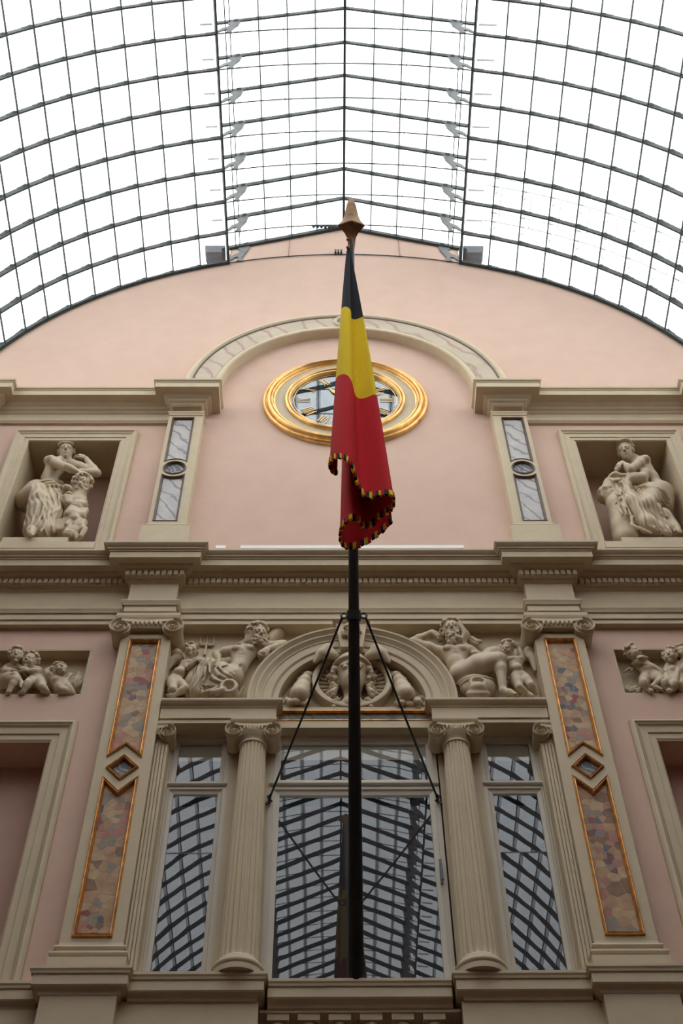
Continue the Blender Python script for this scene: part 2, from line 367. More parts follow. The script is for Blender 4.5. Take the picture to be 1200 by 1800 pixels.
# the panes: those in view one by one, sharing mesh data
def pane_mesh(w, l, name='pane'):
    me = bpy.data.meshes.new(name); mb = MB().box(-w/2, w/2, -l/2, l/2, -0.002, 0.002)
    me.from_pydata([tuple(v) for v in mb.v], [], mb.f); me.materials.append(M['roof_glass']); return me
pv = (vp(1)-vp(0)).length; PM = pane_mesh(pv+0.01, BAY-0.02); far = MB()
for s in (-1, 1):
    for k in range(NP):
        a, b = vp(k, RV_+0.075, 0, s), vp(k+1, RV_+0.069, 0, s); c = (a+b)/2; t = b-a; ang = math.atan2(-t.z, t.x)
        for j in range(NB):
            if j < 8 and k < 10:
                o = bpy.data.objects.new('pane', PM); COL.objects.link(o); o.parent = roof; o.location = (c.x, -(j+0.5)*BAY-.012, c.z); o.rotation_euler = (0, ang, 0)
            else:
                y0, y1 = -j*BAY-.012, -(j+1)*BAY-.012; far.add([(a.x, y0, a.z), (b.x, y0, b.z), (b.x, y1, b.z), (a.x, y1, a.z)], [(0, 1, 2, 3)])
    ed = [0.0]+LPX+[1.655]; LM = {}
    for i in range(5):
        a = Vector((s*ed[i], 0, slope(ed[i])+0.08)); b = Vector((s*ed[i+1], 0, slope(ed[i+1])+0.08)); c = (a+b)/2; t = b-a; ang = math.atan2(-t.z, t.x)
        me = pane_mesh(t.length-0.006, BAY-0.02)
        for j in range(NB):
            if j < 9:
                o = bpy.data.objects.new('pane', me); COL.objects.link(o); o.parent = roof; o.location = (c.x, -(j+0.5)*BAY-.012, c.z); o.rotation_euler = (0, ang, 0)
            else:
                y0, y1 = -j*BAY-.012, -(j+1)*BAY-.012; far.add([(a.x, y0, a.z), (b.x, y0, b.z), (b.x, y1, b.z), (a.x, y1, a.z)], [(0, 1, 2, 3)])
o = far.build('far_panes', 'roof_glass', roof); o['kind'] = 'stuff'
# double glass where the panes lap over each purlin
for s in (-1, 1):
    for k in range(1, NP):
        p = vp(k-.09, RV_+.062, 0, s); q_ = vp(k+.09, RV_+.062, 0, s)
        MB().add([(p.x, -.02, p.z), (q_.x, -.02, q_.z), (q_.x, -LEN, q_.z), (p.x, -LEN, p.z)], [(0, 1, 2, 3)]).build('lap_strip', 'lap_glass', roof)
    for x in LPX[:3]:
        MB().add([(s*(x-.035), -.02, slope(x-.035)+.065), (s*(x+.035), -.02, slope(x+.035)+.065), (s*(x+.035), -LEN, slope(x+.035)+.065), (s*(x-.035), -LEN, slope(x-.035)+.065)], [(0, 1, 2, 3)]).build('lap_strip', 'lap_glass', roof)
# wall plate irons where the roof meets the end wall
mb = MB()
for s in (-1, 1):
    P = [vp(k/2, RV_-0.005, -0.0, s)+Vector((0, -0.02, 0)) for k in range(2*NP+1)]
    for a, b in zip(P[:-1], P[1:]): mb.bar(a, b, 0.04, 0.05, (0, 1, 0))
    mb.bar((s*LE, -.02, LEZ-.02), (s*(LE+.03), -.02, EAVE), 0.035, 0.035)
    mb.bar((s*(LE+.04), -.02, EAVE-.03), (0, -.02, APEX-.02), 0.045, 0.06)
mb.build('wall_plate', 'iron', roof)
# ---- main entablature
EB = [(0, 10.118), (0, 10.172), (.013, 10.172), (.013, 10.242), (.027, 10.246), (.032, 10.262), (.043, 10.286), (.043, 10.302), (0, 10.306), (0, 10.564), (.012, 10.572), (.016, 10.582), (.030, 10.590), (.037, 10.601), (.056, 10.601), (.056, 10.660),
      (.075, 10.668), (.10, 10.682), (.118, 10.700), (.126, 10.715), (.198, 10.715), (.198, 10.793), (.206, 10.796), (.210, 10.808), (.225, 10.815), (.228, 10.826), (.243, 10.838), (.256, 10.852), (.261, 10.860), (.261, 10.884), (.20, 10.90)]
ent = trim('main stone cornice with dentils across the middle of the facade', 'cornice')
BX0, BX1 = 1.577, 2.012
MB().mould(EB, -BX0, BX0, .06, -0.3, False, False).build('cornice_bay', 'stone', ent)
for s in (-1, 1):
    a, b = sorted((s*BX1, s*HW)); MB().mould(EB, a, b, .06, -.02, False, False).build('cornice_bay', 'stone', ent)
    a, b = sorted((s*BX0, s*BX1)); MB().mould([(o, z-.0023) for o, z in EB], a, b, .155, 0.0, True, True).build('cornice_block', 'stone', ent)
dm = bpy.data.meshes.new('dentil'); q = MB().box(-.0185, .0185, 0, .042, 0, .056); dm.from_pydata(q.v, [], q.f); dm.materials.append(M['stone'])
def dentils(x0, x1, d, step=.0515):
    n = int((x1-x0)/step)
    for i in range(n):
        o = bpy.data.objects.new('dentil', dm); COL.objects.link(o); o.parent = ent; o.location = (x0+(i+.5)*(x1-x0)/n, -d, 10.603)
dentils(-1.50, 1.50, .06+.056-.012)
for s in (-1, 1):
    a, b = sorted((s*1.52, s*2.07)); dentils(a, b, .155+.056-.012)
    a, b = sorted((s*2.09, s*3.30)); dentils(a, b, .06+.056-.012)
# ---- upper entablature beside the big arch
UB = [(-.021, 13.565), (-.015, 13.575), (0, 13.591), (0, 13.605), (-.008, 13.607), (-.008, 13.719), (.0, 13.727), (.010, 13.732), (.018, 13.750), (.045, 13.765), (.055, 13.785), (.085, 13.800), (.10, 13.821), (.19, 13.821), (.19, 13.913), (.197, 13.916), (.200, 13.926), (.214, 13.936), (.216, 13.965), (.15, 13.975)]
up = trim('upper stone cornice carried on the short pilasters beside the arch', 'cornice')
for s in (-1, 1):
    a, b = sorted((s*1.96, s*HW)); MB().mould(UB, a, b, .051, -.02, False, False).build('cornice_bay', 'stone', up)
    a, b = sorted((s*1.625, s*1.955)); MB().mould([(max(o, -.005), z-.0023) for o, z in UB if z > 13.61], a, b, .157, 0.0).build('cornice_block', 'stone', up)
    a, b = sorted((s*3.93, s*4.4)); MB().mould([(max(o, -.005), z-.0023) for o, z in UB if z > 13.61], a, b, .157, 0.0).build('cornice_block', 'stone', up)
    MB().box(a, b, 0, .13, 13.97, 14.25).build('pedestal_stub', 'pink', up)
# ---- side cornices along the gallery (carry the feet of the vault)
for s in (-1, 1):
    t = trim('stone cornice along the top of the %s gallery wall' % ('left' if s < 0 else 'right'), 'cornice')
    mb = MB(); x = s*HW
    for (o0, z0, z1) in ((.06, 13.25, 13.36), (.14, 13.36, 13.44), (.2, 13.44, 13.5)): mb.box(min(x, x-s*o0), max(x, x-s*o0), .5, LEN, z0, z1)
    mb.build('cornice_bay', 'stone', t)
# ---- pedestal course, dado and balustrade zone
PB = [(-.09, 6.345), (-.07, 6.352), (-.062, 6.372), (-.03, 6.390), (-.022, 6.400), (-.022, 6.470), (-.012, 6.474), (-.008, 6.490), (0, 6.502), (0, 6.522), (-.04, 6.53)]
ped = trim('stone pedestal course with sill moulding under the windows', 'cornice')
for s in (-1, 1):
    a, b = sorted((s*1.47, s*2.13)); a += .07*0; MB().mould([(o, z-.002) for o, z in PB], a+.0, b, .265, 0.0).build('sill_block', 'stone', ped)
    a, b = sorted((s*.60, s*1.50)); MB().mould(PB, a, b, .19, -.35, s > 0, s < 0).build('sill_bay', 'stone', ped)
    a, b = sorted((s*2.10, s*HW)); MB().mould([(o, z-.001) for o, z in PB], a, b, .10, -.02, False, False).build('sill_bay', 'stone', ped)
    a, b = sorted((s*1.555, s*2.045)); MB().box(a, b, 0, .19, 5.3, 6.36).build('dado_block', 'stone', ped)
    a, b = sorted((s*.655, s*1.56)); MB().box(a, b, -.5, .105, 5.3, 6.36).build('dado', 'stone', ped)
    a, b = sorted((s*2.04, s*HW)); MB().box(a, b, -.0, .03, 5.3, 6.36).build('dado', 'stone', ped)
MB().mould([(o, z-.003) for o, z in PB], -.60, .60, .115, -.35, False, False).build('sill_bay', 'stone', ped)
MB().box(-.655, .655, -.56, -.5, 5.3, 6.36).build('balcony_back', 'stone', ped)
bal = empty('balustrade', 'stone balustrade of turned balusters under the middle window', 'balustrade')
MB().box(-.65, .65, -.14, .03, 6.325, 6.345).build('rail', 'stone', bal)
MB().box(-.65, .65, -.12, .10, 5.3, 5.42).build('plinth', 'stone', bal)
bp_prof = [(.05, 5.42), (.05, 5.47), (.035, 5.5), (.05, 5.56), (.072, 5.68), (.066, 5.80), (.04, 5.98), (.034, 6.10), (.05, 6.13), (.05, 6.15), (.036, 6.165), (.052, 6.20), (.062, 6.235), (.05, 6.245)]
for x in (-.53, -.331, -.132, .071, .274, .478):
    mb = MB().lathe(x, -.05, [(r, 5.42+(z-5.42)*1.043) for r, z in bp_prof], 20); mb.box(x-.072, x+.072, -.122, .022, 6.278, 6.327); mb.build('baluster', 'stone', bal, autosmooth=40)
# ================================================================== FACADE PIECES
# ---- backing of the middle bay (between the big pilasters)
t = trim('stone wall panel behind the sculpted spandrels and tympanum', 'wall')
MB().box(-1.575, 1.575, -.35, -.06, 8.875, 10.118).build('ground', 'stone', t)
for s in (-1, 1):
    a, b = sorted((s*.665, s*1.0)); MB().box(a, b, -.4, -.06, 6.4, 8.9).build('pier', 'stone', t)
# moulded jambs beside the outer windows
for s in (-1, 1):
    mb = MB(); 
    for x0, x1, d in ((1.462, 1.480, -.035),):
        a, b = sorted((s*x0, s*x1)); mb.box(a, b, -.35, d, 6.4, 8.88)
    mb.build('jamb', 'stone', t)
# ---- entablature over the columns
SB = [(0, 8.857), (0, 8.901), (.013, 8.901), (.013, 9.011), (.020, 9.014), (.024, 9.024), (.042, 9.036), (.058, 9.052), (.063, 9.062), (.063, 9.080), (.03, 9.088)]
t = trim('short stone entablatures above the fluted columns', 'cornice')
for s in (-1, 1):
    a, b = sorted((s*.645, s*1.572)); MB().mould(SB, a, b, .10, -.34, s > 0, s < 0).build('entablature', 'stone', t)
mb = MB().box(-.66, .66, -.34, .03, 8.871, 8.955); mb.box(-.66, .66, -.34, .03, 9.062, 9.105); mb.box(-.66, .66, -.34, .0, 8.95, 9.07)
for s in (-1, 1): a, b = sorted((s*.615, s*.66)); mb.box(a, b, -.34, .03, 8.95, 9.07)
mb.build('middle_band', 'stone', t)
pn = empty('marble_strip', 'narrow dark marble strip in a thin gilt frame under the tympanum', 'panel', (0, -.0, 8.95))
MB().box(-.612, .612, .0, .008, 8.958, 9.06).build('slab', 'marble_strip', pn)
MB().frame([(-.627, 8.948), (.627, 8.948), (.627, 9.069), (-.627, 9.069)], [(0, .031), (.004, .037), (.010, .037), (.016, .012), (.016, .004), (0, .004)]).build('gilt_frame', 'gold_dark', pn)
# ---- archivolt, keystone
ar = empty('archivolt', 'moulded stone arch around the winged head relief', 'arch', (0, 0, 9.088))
AP = [(.615, -.06), (.615, .075), (.645, .080), (.655, .080), (.66, .072), (.668, .085), (.675, .092), (.74, .095), (.745, .104), (.752, .104), (.757, .098), (.775, .11), (.79, .128), (.80, .13), (.815, .118), (.83, .132), (.845, .148), (.862, .15), (.868, .14), (.868, -.06)]
MB().ring(-.012, 9.12, AP, -.036, math.pi+.036, 72).build('arch_ring', 'stone', ar, autosmooth=28)
ks = empty('keystone', 'wedge shaped keystone carved with a small mask behind the flagpole', 'keystone', (0, -.1, 9.72))
MB().prism([(-.105, 9.70), (.085, 9.70), (.125, 10.0), (-.145, 10.0)], -.05, .165).build('block', 'stone', ks)
MB().mould([(0, 10.0), (.012, 10.012), (.03, 10.03), (.03, 10.055), (.0, 10.06)], -.145, .125, .165, -.05).build('cap', 'stone', ks)
# ---- columns
def volute(mb, cx, cz, d, r, s, depth=.05, back=-.02):
    """ionic scroll: a raised band winding into an eye on a drum"""
    N = 54; turns = 2.35; rows = []
    mb.ring(cx, cz, [(0.001, d-.024), (r*.93, d-.024), (r*.97, d-.036), (r*.86, d-.09), (r*.9, back), (0.001, back)], 0, 2*math.pi, 28)
    for i in range(N+1):
        u = i/N; a = math.pi/2+s*(-2*math.pi*turns*u); rr = r*(1-u)**1.12*.98+r*.12; w = r*.19*(1-u*.6)
        for rad, dd in ((rr+.0, d-.034), (rr, d+.0), (rr-w*.3, d+.006), (rr-w*.7, d+.002), (rr-w, d-.032)):
            rows.append((cx+rad*math.cos(a), -dd, cz+rad*math.sin(a)))
    f = [(i*5+j, i*5+j+1, i*5+6+j, i*5+5+j) for i in range(N) for j in range(4)]
    mb.add(rows, f); mb.ball((cx, -d+.008, cz), r*.15, 10, 6, (1, .8, 1))
def egg_row(mb, x0, x1, d, z0, z1, n, sag=0.0):
    for i in range(n):
        x = x0+(i+.5)*(x1-x0)/n; u = (x-(x0+x1)/2)/((x1-x0)/2); w = (x1-x0)/n
        mb.ball((x, -d-.012*(1-u*u), (z0+z1)/2-sag*(1-u*u)), (z1-z0)/2, 8, 6, (w*.42/((z1-z0)/2), .8*w/(z1-z0)*1.2, 1.0))
def scroll_capital(parent, cx, d, z, hw, r, aw, az, ah, neck=None, half=0):
    """volutes at z; hw = half distance of the eyes; abacus half width aw at height az"""
    cap = MB()
    x0, x1 = (cx-hw, cx+hw)
    if half > 0: x0 = cx
    if half < 0: x1 = cx
    cap.box(x0 if half <= 0 else cx-.02, x1 if half >= 0 else cx+.02, -.05, d-.03, z-.01, z+r*.98)
    n = 16; P = []
    for i in range(n+1):
        x = x0+(x1-x0)*i/n; u = (x-cx)/hw; P.append((x, z+r*(.55+.12*u*u)))
    cap.prism(P+[(p[0], p[1]+r*.30) for p in P[::-1]], 0, d-.008)
    o = cap.build('capital', 'stone', parent, autosmooth=35)
    for s in (-1, 1):
        if half and s != half: continue
        mb = MB(); volute(mb, cx+s*hw, z, d, r, s, back=-.03); mb.build('volute', 'stone', o, autosmooth=40)
    eg = MB(); egg_row(eg, x0+r*.9 if half <= 0 else cx, x1-r*.9 if half >= 0 else cx, d-.012, z+r*.02, z+r*.62, 7 if not half else 3, r*.12)
    eg.build('egg_band', 'stone', o, smooth=True)
    mb = MB(); q = [(0, az-ah), (.012, az-ah*.72), (.018, az-ah*.45), (.018, az), (0, az)]
    xa, xb = cx-aw, cx+aw
    if half > 0: xa = cx-.03
    if half < 0: xb = cx+.03
    mb.mould(q, xa, xb, d-.03, -.1).build('abacus', 'stone', parent)
    return o
def column(s, label):
    c = empty('fluted_column', label, 'column', (s*.805, -.06, 6.53), group='fluted columns of the middle window')
    zs = [6.655, 6.66, 6.672, 6.69, 6.71, 6.735, 7.0, 7.5, 8.0, 8.4, 8.545, 8.565, 8.58, 8.592, 8.60]
    def fl(z): return .0145*max(0, min(1, (z-6.66)/.06))**.5*max(0, min(1, (8.595-z)/.04))**.5
    def R(z): u = (z-6.65)/1.95; return .136-.034*u**1.5
    MB().lathe(s*.805, .06, [(R(z), z) for z in zs], 200, fl).build('shaft', 'stone', c, autosmooth=50)
    MB().lathe(s*.805, .06, [(.175, 6.525), (.175, 6.565), (.165, 6.567), (.178, 6.58), (.18, 6.595), (.172, 6.612), (.155, 6.618), (.150, 6.632), (.148, 6.645), (.138, 6.658), (.1, 6.66)], 48).build('base', 'stone', c, autosmooth=50)
    MB().lathe(s*.805, .06, [(.09, 8.595), (.104, 8.60), (.112, 8.606), (.112, 8.618), (.104, 8.624), (.104, 8.64), (.116, 8.655), (.132, 8.685), (.138, 8.70), (.12, 8.72), (.1, 8.79)], 40).build('necking', 'stone', c, autosmooth=50)
    scroll_capital(c, s*.805, .185, 8.71, .15, .076, .165, 8.853, .05)
    return c
column(-1, 'fluted stone column left of the middle window'); column(1, 'fluted stone column right of the middle window')
for s, side in ((-1, 'left'), (1, 'right')):
    c = empty('corner_pilaster', 'narrow fluted pilaster strip at the outer edge of the %s side window' % side, 'pilaster', (s*1.52, -.1, 6.53), group='narrow fluted pilasters')
    mb = MB(); a, b = sorted((s*1.47, s*1.575)); 
    mb.box(a, b, 0, .075, 6.53, 6.6); 
    for i in range(4): xx = 1.478+i*.026; a, b = sorted((s*xx, s*(xx+.017))); mb.box(a, b, 0, .085, 6.6, 8.64)
    a, b = sorted((s*1.4755, s*1.574)); mb.box(a, b, -.34, .07, 6.53, 8.857)
    mb.build('shaft', 'stone', c)
    scroll_capital(c, s*1.575, .14, 8.735, .085, .072, .11, 8.853, .045, half=-s)
# ---- windows
def window(name, x0, x1, label, split=False):
    w = empty(name, label, 'window', ((x0+x1)/2, .1, 6.4), kind='structure')
    zb, zt, f = 6.42, 8.872, .078 if x1-x0 > 1 else .066
    g0, g1 = x0+f, x1-f
    mb = MB()
    F = [(0, -.30), (0, -.062), (f*.45, -.062), (f*.5, -.07), (f*.62, -.075), (f, -.082), (f, -.115)]
    mb.frame([(x0, 8.335), (x1, 8.335), (x1, zt), (x0, zt)], F, thick=False)
    mb.frame([(x0, zb), (x1, zb), (x1, 8.335), (x0, 8.335)], F, thick=False)
    mb.build('frame', 'frame_paint', w)
    mb = MB().mould([(0, 8.325), (.012, 8.332), (.022, 8.345), (.022, 8.36), (.0, 8.372)], x0+.02, x1-.02, -.062, -.1); mb.build('transom', 'frame_paint', w)
    MB().box(g0-.01, g1+.01, -.104, -.098, 8.40, zt-f+.01).build('pane', 'window_glass', w)
    if split:
        me = MB().box(g0-.01, g1+.01, -.104, -.098, 7.715, 8.29).build('pane', 'window_glass', w)
        me.rotation_euler = (math.radians(.12), 0, math.radians(.9*split)); 
        MB().box(g0-.01, g1+.01, -.104, -.098, zb+f-.01, 7.712).build('pane', 'window_glass', w)
        MB().box(g0-.005, g1+.005, -.106, -.096, 7.710, 7.716).build('joint', 'iron_grey', w)
    else: MB().box(g0-.01, g1+.01, -.104, -.098, zb+f-.01, 8.29).build('pane', 'window_glass', w)
    return w
w = window('window_1', -.665, .652, 'tall middle window with a transom light between the fluted columns')
mb = MB().box(.602, .622, -.066, -.056, 7.40, 7.62); mb.tube([(.612, .05, 7.55), (.612, .02, 7.55), (.612, .02, 7.42)], .008, 6); mb.ball((.612, .02, 7.41), .012, 8, 5)
mb.build('handle', 'iron_grey', w)
window('window_2', -1.475, -1.0, 'narrow window with a transom light left of the left column', 1)
window('window_3', 1.0, 1.478, 'narrow window with a transom light right of the right column', -.6)
# ---- marble fragments laid in a panel
def clip(poly, px, pz, nx, nz):
    out = []; n = len(poly)
    for i in range(n):
        a, b = poly[i], poly[(i+1) % n]; da = (a[0]-px)*nx+(a[1]-pz)*nz; db = (b[0]-px)*nx+(b[1]-pz)*nz
        if da <= 0: out.append(a)
        if (da < 0 < db) or (db < 0 < da): u = da/(da-db); out.append((a[0]+(b[0]-a[0])*u, a[1]+(b[1]-a[1])*u))
    return out
def shrink(poly, g):
    n = len(poly); A = sum(poly[i][0]*poly[(i+1) % n][1]-poly[(i+1) % n][0]*poly[i][1] for i in range(n)); q = poly if A > 0 else poly[::-1]; out = q
    for i in range(n):
        a, b = q[i], q[(i+1) % n]; L = math.hypot(b[0]-a[0], b[1]-a[1])
        if L < 1e-6: continue
        nx, nz = (b[1]-a[1])/L, -(b[0]-a[0])/L; out = clip(out, a[0]-nx*g, a[1]-nz*g, nx, nz)
        if len(out) < 3: return []
    return out
def fragments(parent, rect, notch, d, rng, mirror=1):
    """rect = x0,x1,z0,z1; notch = triangle apex/edge that is cut out (z of apex, 'top' or 'bottom')"""
    x0, x1, z0, z1 = rect; xc = (x0+x1)/2; sites = []
    def put(x, z, r):
        if all(math.hypot(x-a, z-b) > .5*(r+c) for a, b, c in sites): sites.append((x, z, r))
    for _ in range(3):      # drifts of small chips
        cx, cz = rng.uniform(x0, x1), rng.uniform(z0, z1)
        for _ in range(16): put(cx+rng.gauss(0, .05), cz+rng.gauss(0, .07), rng.uniform(.018, .035))
    for _ in range(900): put(rng.uniform(x0, x1), rng.uniform(z0, z1), rng.choice((.045, .06, .08, .10, .13)))
    sites = [q for q in sites if x0 < q[0] < x1 and z0 < q[1] < z1]
    for i, (x, z, r) in enumerate(sites):
        poly = [(x0, z0), (x1, z0), (x1, z1), (x0, z1)]
        for j, (a, b, c) in enumerate(sites):
            if i == j or abs(a-x)+abs(b-z) > .5: continue
            dx, dz = a-x, b-z; L = math.hypot(dx, dz); u = .5+.18*(r-c)/(r+c); poly = clip(poly, x+dx*u, z+dz*u, dx/L, dz/L)
            if len(poly) < 3: break
        if len(poly) < 3: continue
        pieces = [poly]
        if notch:
            za, ze, side = notch; sl = (za-ze)/((x1-x0)/2)      # apex height, edge height
            pieces = []
            up_ = 1 if side == 'bottom' else -1
            for h in (-1, 1):
                hp = clip(poly, xc, 0, -h, 0)
                if len(hp) < 3: continue
                # keep the side of the slanted edge away from the cut
                nx, nz = (h*sl, 1.0); L = math.hypot(nx, nz)
                kp = clip(hp, xc, za, -up_*nx/L, -up_*nz/L)
                if len(kp) >= 3: pieces.append(kp)
            lim = max(za, ze) if side == 'bottom' else min(za, ze)
            if all((p[1]-lim)*up_ > 0 for p in poly): pieces = [poly]
        small = r < .04
        for pc in pieces:
            pc = shrink(pc, .0013 if small else .0019)
            if len(pc) < 3: continue
            m_ = rng.choice(['frag_slate', 'frag_red', 'frag_plum', 'frag_grey', 'frag_olive', 'frag_brown', 'frag_tan', 'frag_rose', 'frag_grey']) if small else rng.choice(['frag_tan', 'frag_tan', 'frag_sand', 'frag_sand', 'frag_rose', 'frag_tan', 'frag_brown', 'frag_grey', 'frag_sand', 'frag_tan'])
            MB().prism(pc, d-.002, d+.0006+rng.uniform(0, .0008)).build('stone_fragment', m_, parent)
GF = [(0, .0), (0, .012), (.006, .020), (.013, .014), (.020, .018), (.026, .004), (.030, -.012)]
def gilt(mb, poly, d): mb.frame(poly, [(w_*.9, d+e) for w_, e in GF], thick=False)
def big_pilaster(s, label, seed):
    rng = random.Random(seed)
    p = empty('pilaster', label, 'pilaster', (s*1.79, -.13, 6.53), group='tall inlaid pilasters')
    X = lambda x: s*x
    d = .13; xa, xb = sorted((X(1.578), X(2.008))); ia, ib = sorted((X(1.657), X(1.931))); xc = (ia+ib)/2
    U = [(ia, 9.83), (ib, 9.83), (ib, 8.455), (xc, 8.582), (ia, 8.455)]
    Lo = [(ia, 6.826), (ib, 6.826), (ib, 8.262), (xc, 8.112), (ia, 8.262)]
    Dm = [(xc, 8.482), (xc+.127, 8.348), (xc, 8.218), (xc-.127, 8.348)]
    # the shaft face is pieced around the three sunk panels
    mb = MB().box(xa, xb, 0, d-.028, 6.77, 9.90)
    mb.box(xa, ia, d-.03, d, 6.77, 9.90); mb.box(ib, xb, d-.03, d, 6.77, 9.90); mb.box(ia, ib, d-.03, d, 9.83, 9.90); mb.box(ia, ib, d-.03, d, 6.77, 6.826)
    for h, xe in ((-1, ia), (1, ib)):
        mb.prism([(xe, 8.262), (xe, 8.455), (xc, 8.582), (xc, 8.482), (xc+h*.127, 8.348), (xc, 8.218), (xc, 8.112)], d-.03, d)
    mb.build('shaft', 'stone', p)
    for poly, rect, notch in ((U, (ia+.022, ib-.022, 8.455, 9.808), (8.608, 8.478, 'bottom')), (Lo, (ia+.022, ib-.022, 6.848, 8.262), (8.086, 8.24, 'top'))):
        sl = MB().prism(poly, d-.029, d-.018).build('inlay', 'frag_vein', p); sl['label'] = 'panel of many-coloured marble fragments'
        fragments(sl, rect, notch, d-.018, rng)
        mb = MB(); gilt(mb, poly, d); mb.build('gilt_frame', 'gold_dark', p)
    MB().prism(Dm, d-.029, d-.018).build('diamond_inlay', 'marble_dark', p)
    mb = MB(); gilt(mb, Dm, d); mb.build('gilt_frame', 'gold_dark', p)
    bs = [(.045, 6.53), (.045, 6.645), (.035, 6.65), (.042, 6.66), (.048, 6.675), (.045, 6.69), (.02, 6.70), (.012, 6.715), (.02, 6.725), (.026, 6.738), (.02, 6.752), (.004, 6.76), (0, 6.785)]
    MB().mould(bs, xa, xb, d, 0).build('base', 'stone', p)
    scroll_capital(p, s*1.793, .205, 9.94, .228, .098, .262, 10.118, .075)
    return p
big_pilaster(-1, 'tall stone pilaster with marble fragment panels left of the windows', 3)
big_pilaster(1, 'tall stone pilaster with marble fragment panels right of the windows', 11)
# ---- short upper pilasters with pale marble
def short_pilaster(s, label):
    p = empty('short_pilaster', label, 'pilaster', (s*1.79, -.13, 10.9), group='short upper pilasters')
    d = .13; xa, xb = sorted((s*1.60, s*1.975)); ia, ib = sorted((s*1.69, s*1.935)); xc = (ia+ib)/2; r = .122; zc = 12.515; R2 = .16
    arc = lambda sg: [(xc+R2*math.sin(a), zc+sg*R2*math.cos(a)) for a in np.linspace(-.86, .86, 13)]
    U = [(ib, 13.516), (ia, 13.516), (ia, zc+.165)]+[q for q in arc(1) if ia < q[0] < ib]+[(ib, zc+.165)]
    Lo = [(ia, 11.575), (ib, 11.575), (ib, zc-.165)]+[q for q in arc(-1)[::-1] if ia < q[0] < ib]+[(ia, zc-.165)]
    mb = MB().box(xa, xb, 0, d-.03, 11.48, 13.60); mb.box(xa, ia, d-.031, d, 11.48, 13.6); mb.box(ib, xb, d-.031, d, 11.48, 13.6); mb.box(ia, ib, d-.031, d, 13.516, 13.6); mb.box(ia, ib, d-.031, d, 11.48, 11.575)
    n = 24
    for h, xe in ((-1, ia), (1, ib)):
        half = [(xc+h*r*math.sin(a), zc+r*math.cos(a)) for a in np.linspace(0, math.pi, n)]
        ua = [q for q in arc(1) if (q[0]-xc)*h >= -1e-9 and abs(q[0]-xc) < (ib-ia)/2]; ua.sort(key=lambda q: -abs(q[0]-xc))
        la = [q for q in arc(-1) if (q[0]-xc)*h >= -1e-9 and abs(q[0]-xc) < (ib-ia)/2]; la.sort(key=lambda q: abs(q[0]-xc))
        mb.prism([(xe, zc+.165)]+ua+half+la+[(xe, zc-.165)], d-.031, d)
    mb.build('shaft', 'stone', p)
    F = [(0, 0), (0, .004), (.006, .008), (.012, .002), (.022, -.01), (.026, -.028)]
    for poly in (U, Lo):
        MB().prism(poly, d-.03, d-.02).build('marble_panel', 'marble_pale', p)
        mb = MB(); mb.frame(poly, [(a, d+b) for a, b in F], thick=False); mb.build('panel_frame', 'bronze_frame', p)
    MB().disc(xc, zc, r-.01, d-.03, d-.018, 32).build('roundel', 'marble_dark', p)
    MB().ring(xc, zc, [(r, d-.03), (r, d+.006), (r-.012, d+.012), (r-.022, d-.004), (r-.03, d-.018)], n=40, closed=False).build('roundel_frame', 'bronze_frame', p, autosmooth=40)
    bs = [(.05, 11.30), (.05, 11.44), (.02, 11.45), (.022, 11.475), (.026, 11.49), (.018, 11.508), (0, 11.52)]
    MB().mould([(.05, 10.9)]+bs, xa, xb, d, 0).build('base', 'stone', p)
    MB().mould([(0, 13.545), (.012, 13.556), (.014, 13.575), (.024, 13.590), (.024, 13.612), (0, 13.62)], xa+.01, xb-.01, d, 0).build('capital', 'stone', p)
    return p
short_pilaster(-1, 'short upper pilaster with pale marble panels left of the clock'); short_pilaster(1, 'short upper pilaster with pale marble panels right of the clock')
# ---- big arch around the clock
bg_ = empty('arch_band', 'stone arch with a marble band curving over the round clock', 'arch', (0, 0, 13.97))
CXc = -.012; zc = 14.17; a0 = -.1
MB().ring(CXc, zc, [(1.46, 0), (1.46, .125), (1.475, .135), (1.50, .135), (1.52, .128), (1.53, .11), (1.80, .11), (1.81, .125), (1.83, .135), (1.865, .13), (1.89, .105), (1.89, 0)], a0, math.pi-a0, 96).build('arch_ring', 'stone', bg_, autosmooth=30)
for a, b in ((a0, math.pi/2-.045), (math.pi/2+.045, math.pi-a0)):
    MB().ring(CXc, zc, [(1.545, .109), (1.545, .113), (1.785, .113), (1.785, .109)], a, b, 44).build('marble_band', 'marble_band', bg_)
    MB().ring(CXc, zc, [(1.785, .109), (1.785, .118), (1.80, .122), (1.805, .109)], a, b, 44).build('band_edge', 'bronze_frame', bg_)
MB().ring(CXc, zc+1.665, [(.10, .10), (.10, .13), (.115, .14), (.13, .14), (.142, .13), (.142, .10)], n=32).build('roundel_frame', 'stone', bg_, autosmooth=40)
MB().disc(CXc, zc+1.665, .102, .10, .115, 32).build('roundel', 'marble_dark', bg_)
# ---- clock
ck = empty('clock', 'round wall clock with gilt rings and gold numerals behind the flag', 'clock', (-.025, 0, 13.1))
cx_, cz_ = -.025, 14.064
MB().ring(cx_, cz_, [(.945, 0), (.945, .03), (.937, .05), (.922, .058), (.908, .05), (.904, .034), (.898, .034), (.893, .06), (.878, .085), (.862, .088), (.852, .076), (.849, .054), (.843, .054), (.84, .072), (.828, .076), (.82, .062), (.817, .044), (.80, .038), (.80, 0)], n=112).build('outer_ring', 'gold', ck, autosmooth=50)
MB().ring(cx_, cz_, [(.81, 0), (.81, .035), (.67, .035), (.67, 0)], n=96).build('face_ring', 'stone', ck, autosmooth=40)
MB().ring(cx_, cz_, [(.69, .0), (.69, .05), (.68, .07), (.664, .074), (.655, .062), (.652, .046), (.647, .046), (.643, .064), (.63, .064), (.62, .045), (.615, .01)], n=96, closed=False).build('inner_ring', 'gold', ck, autosmooth=50)
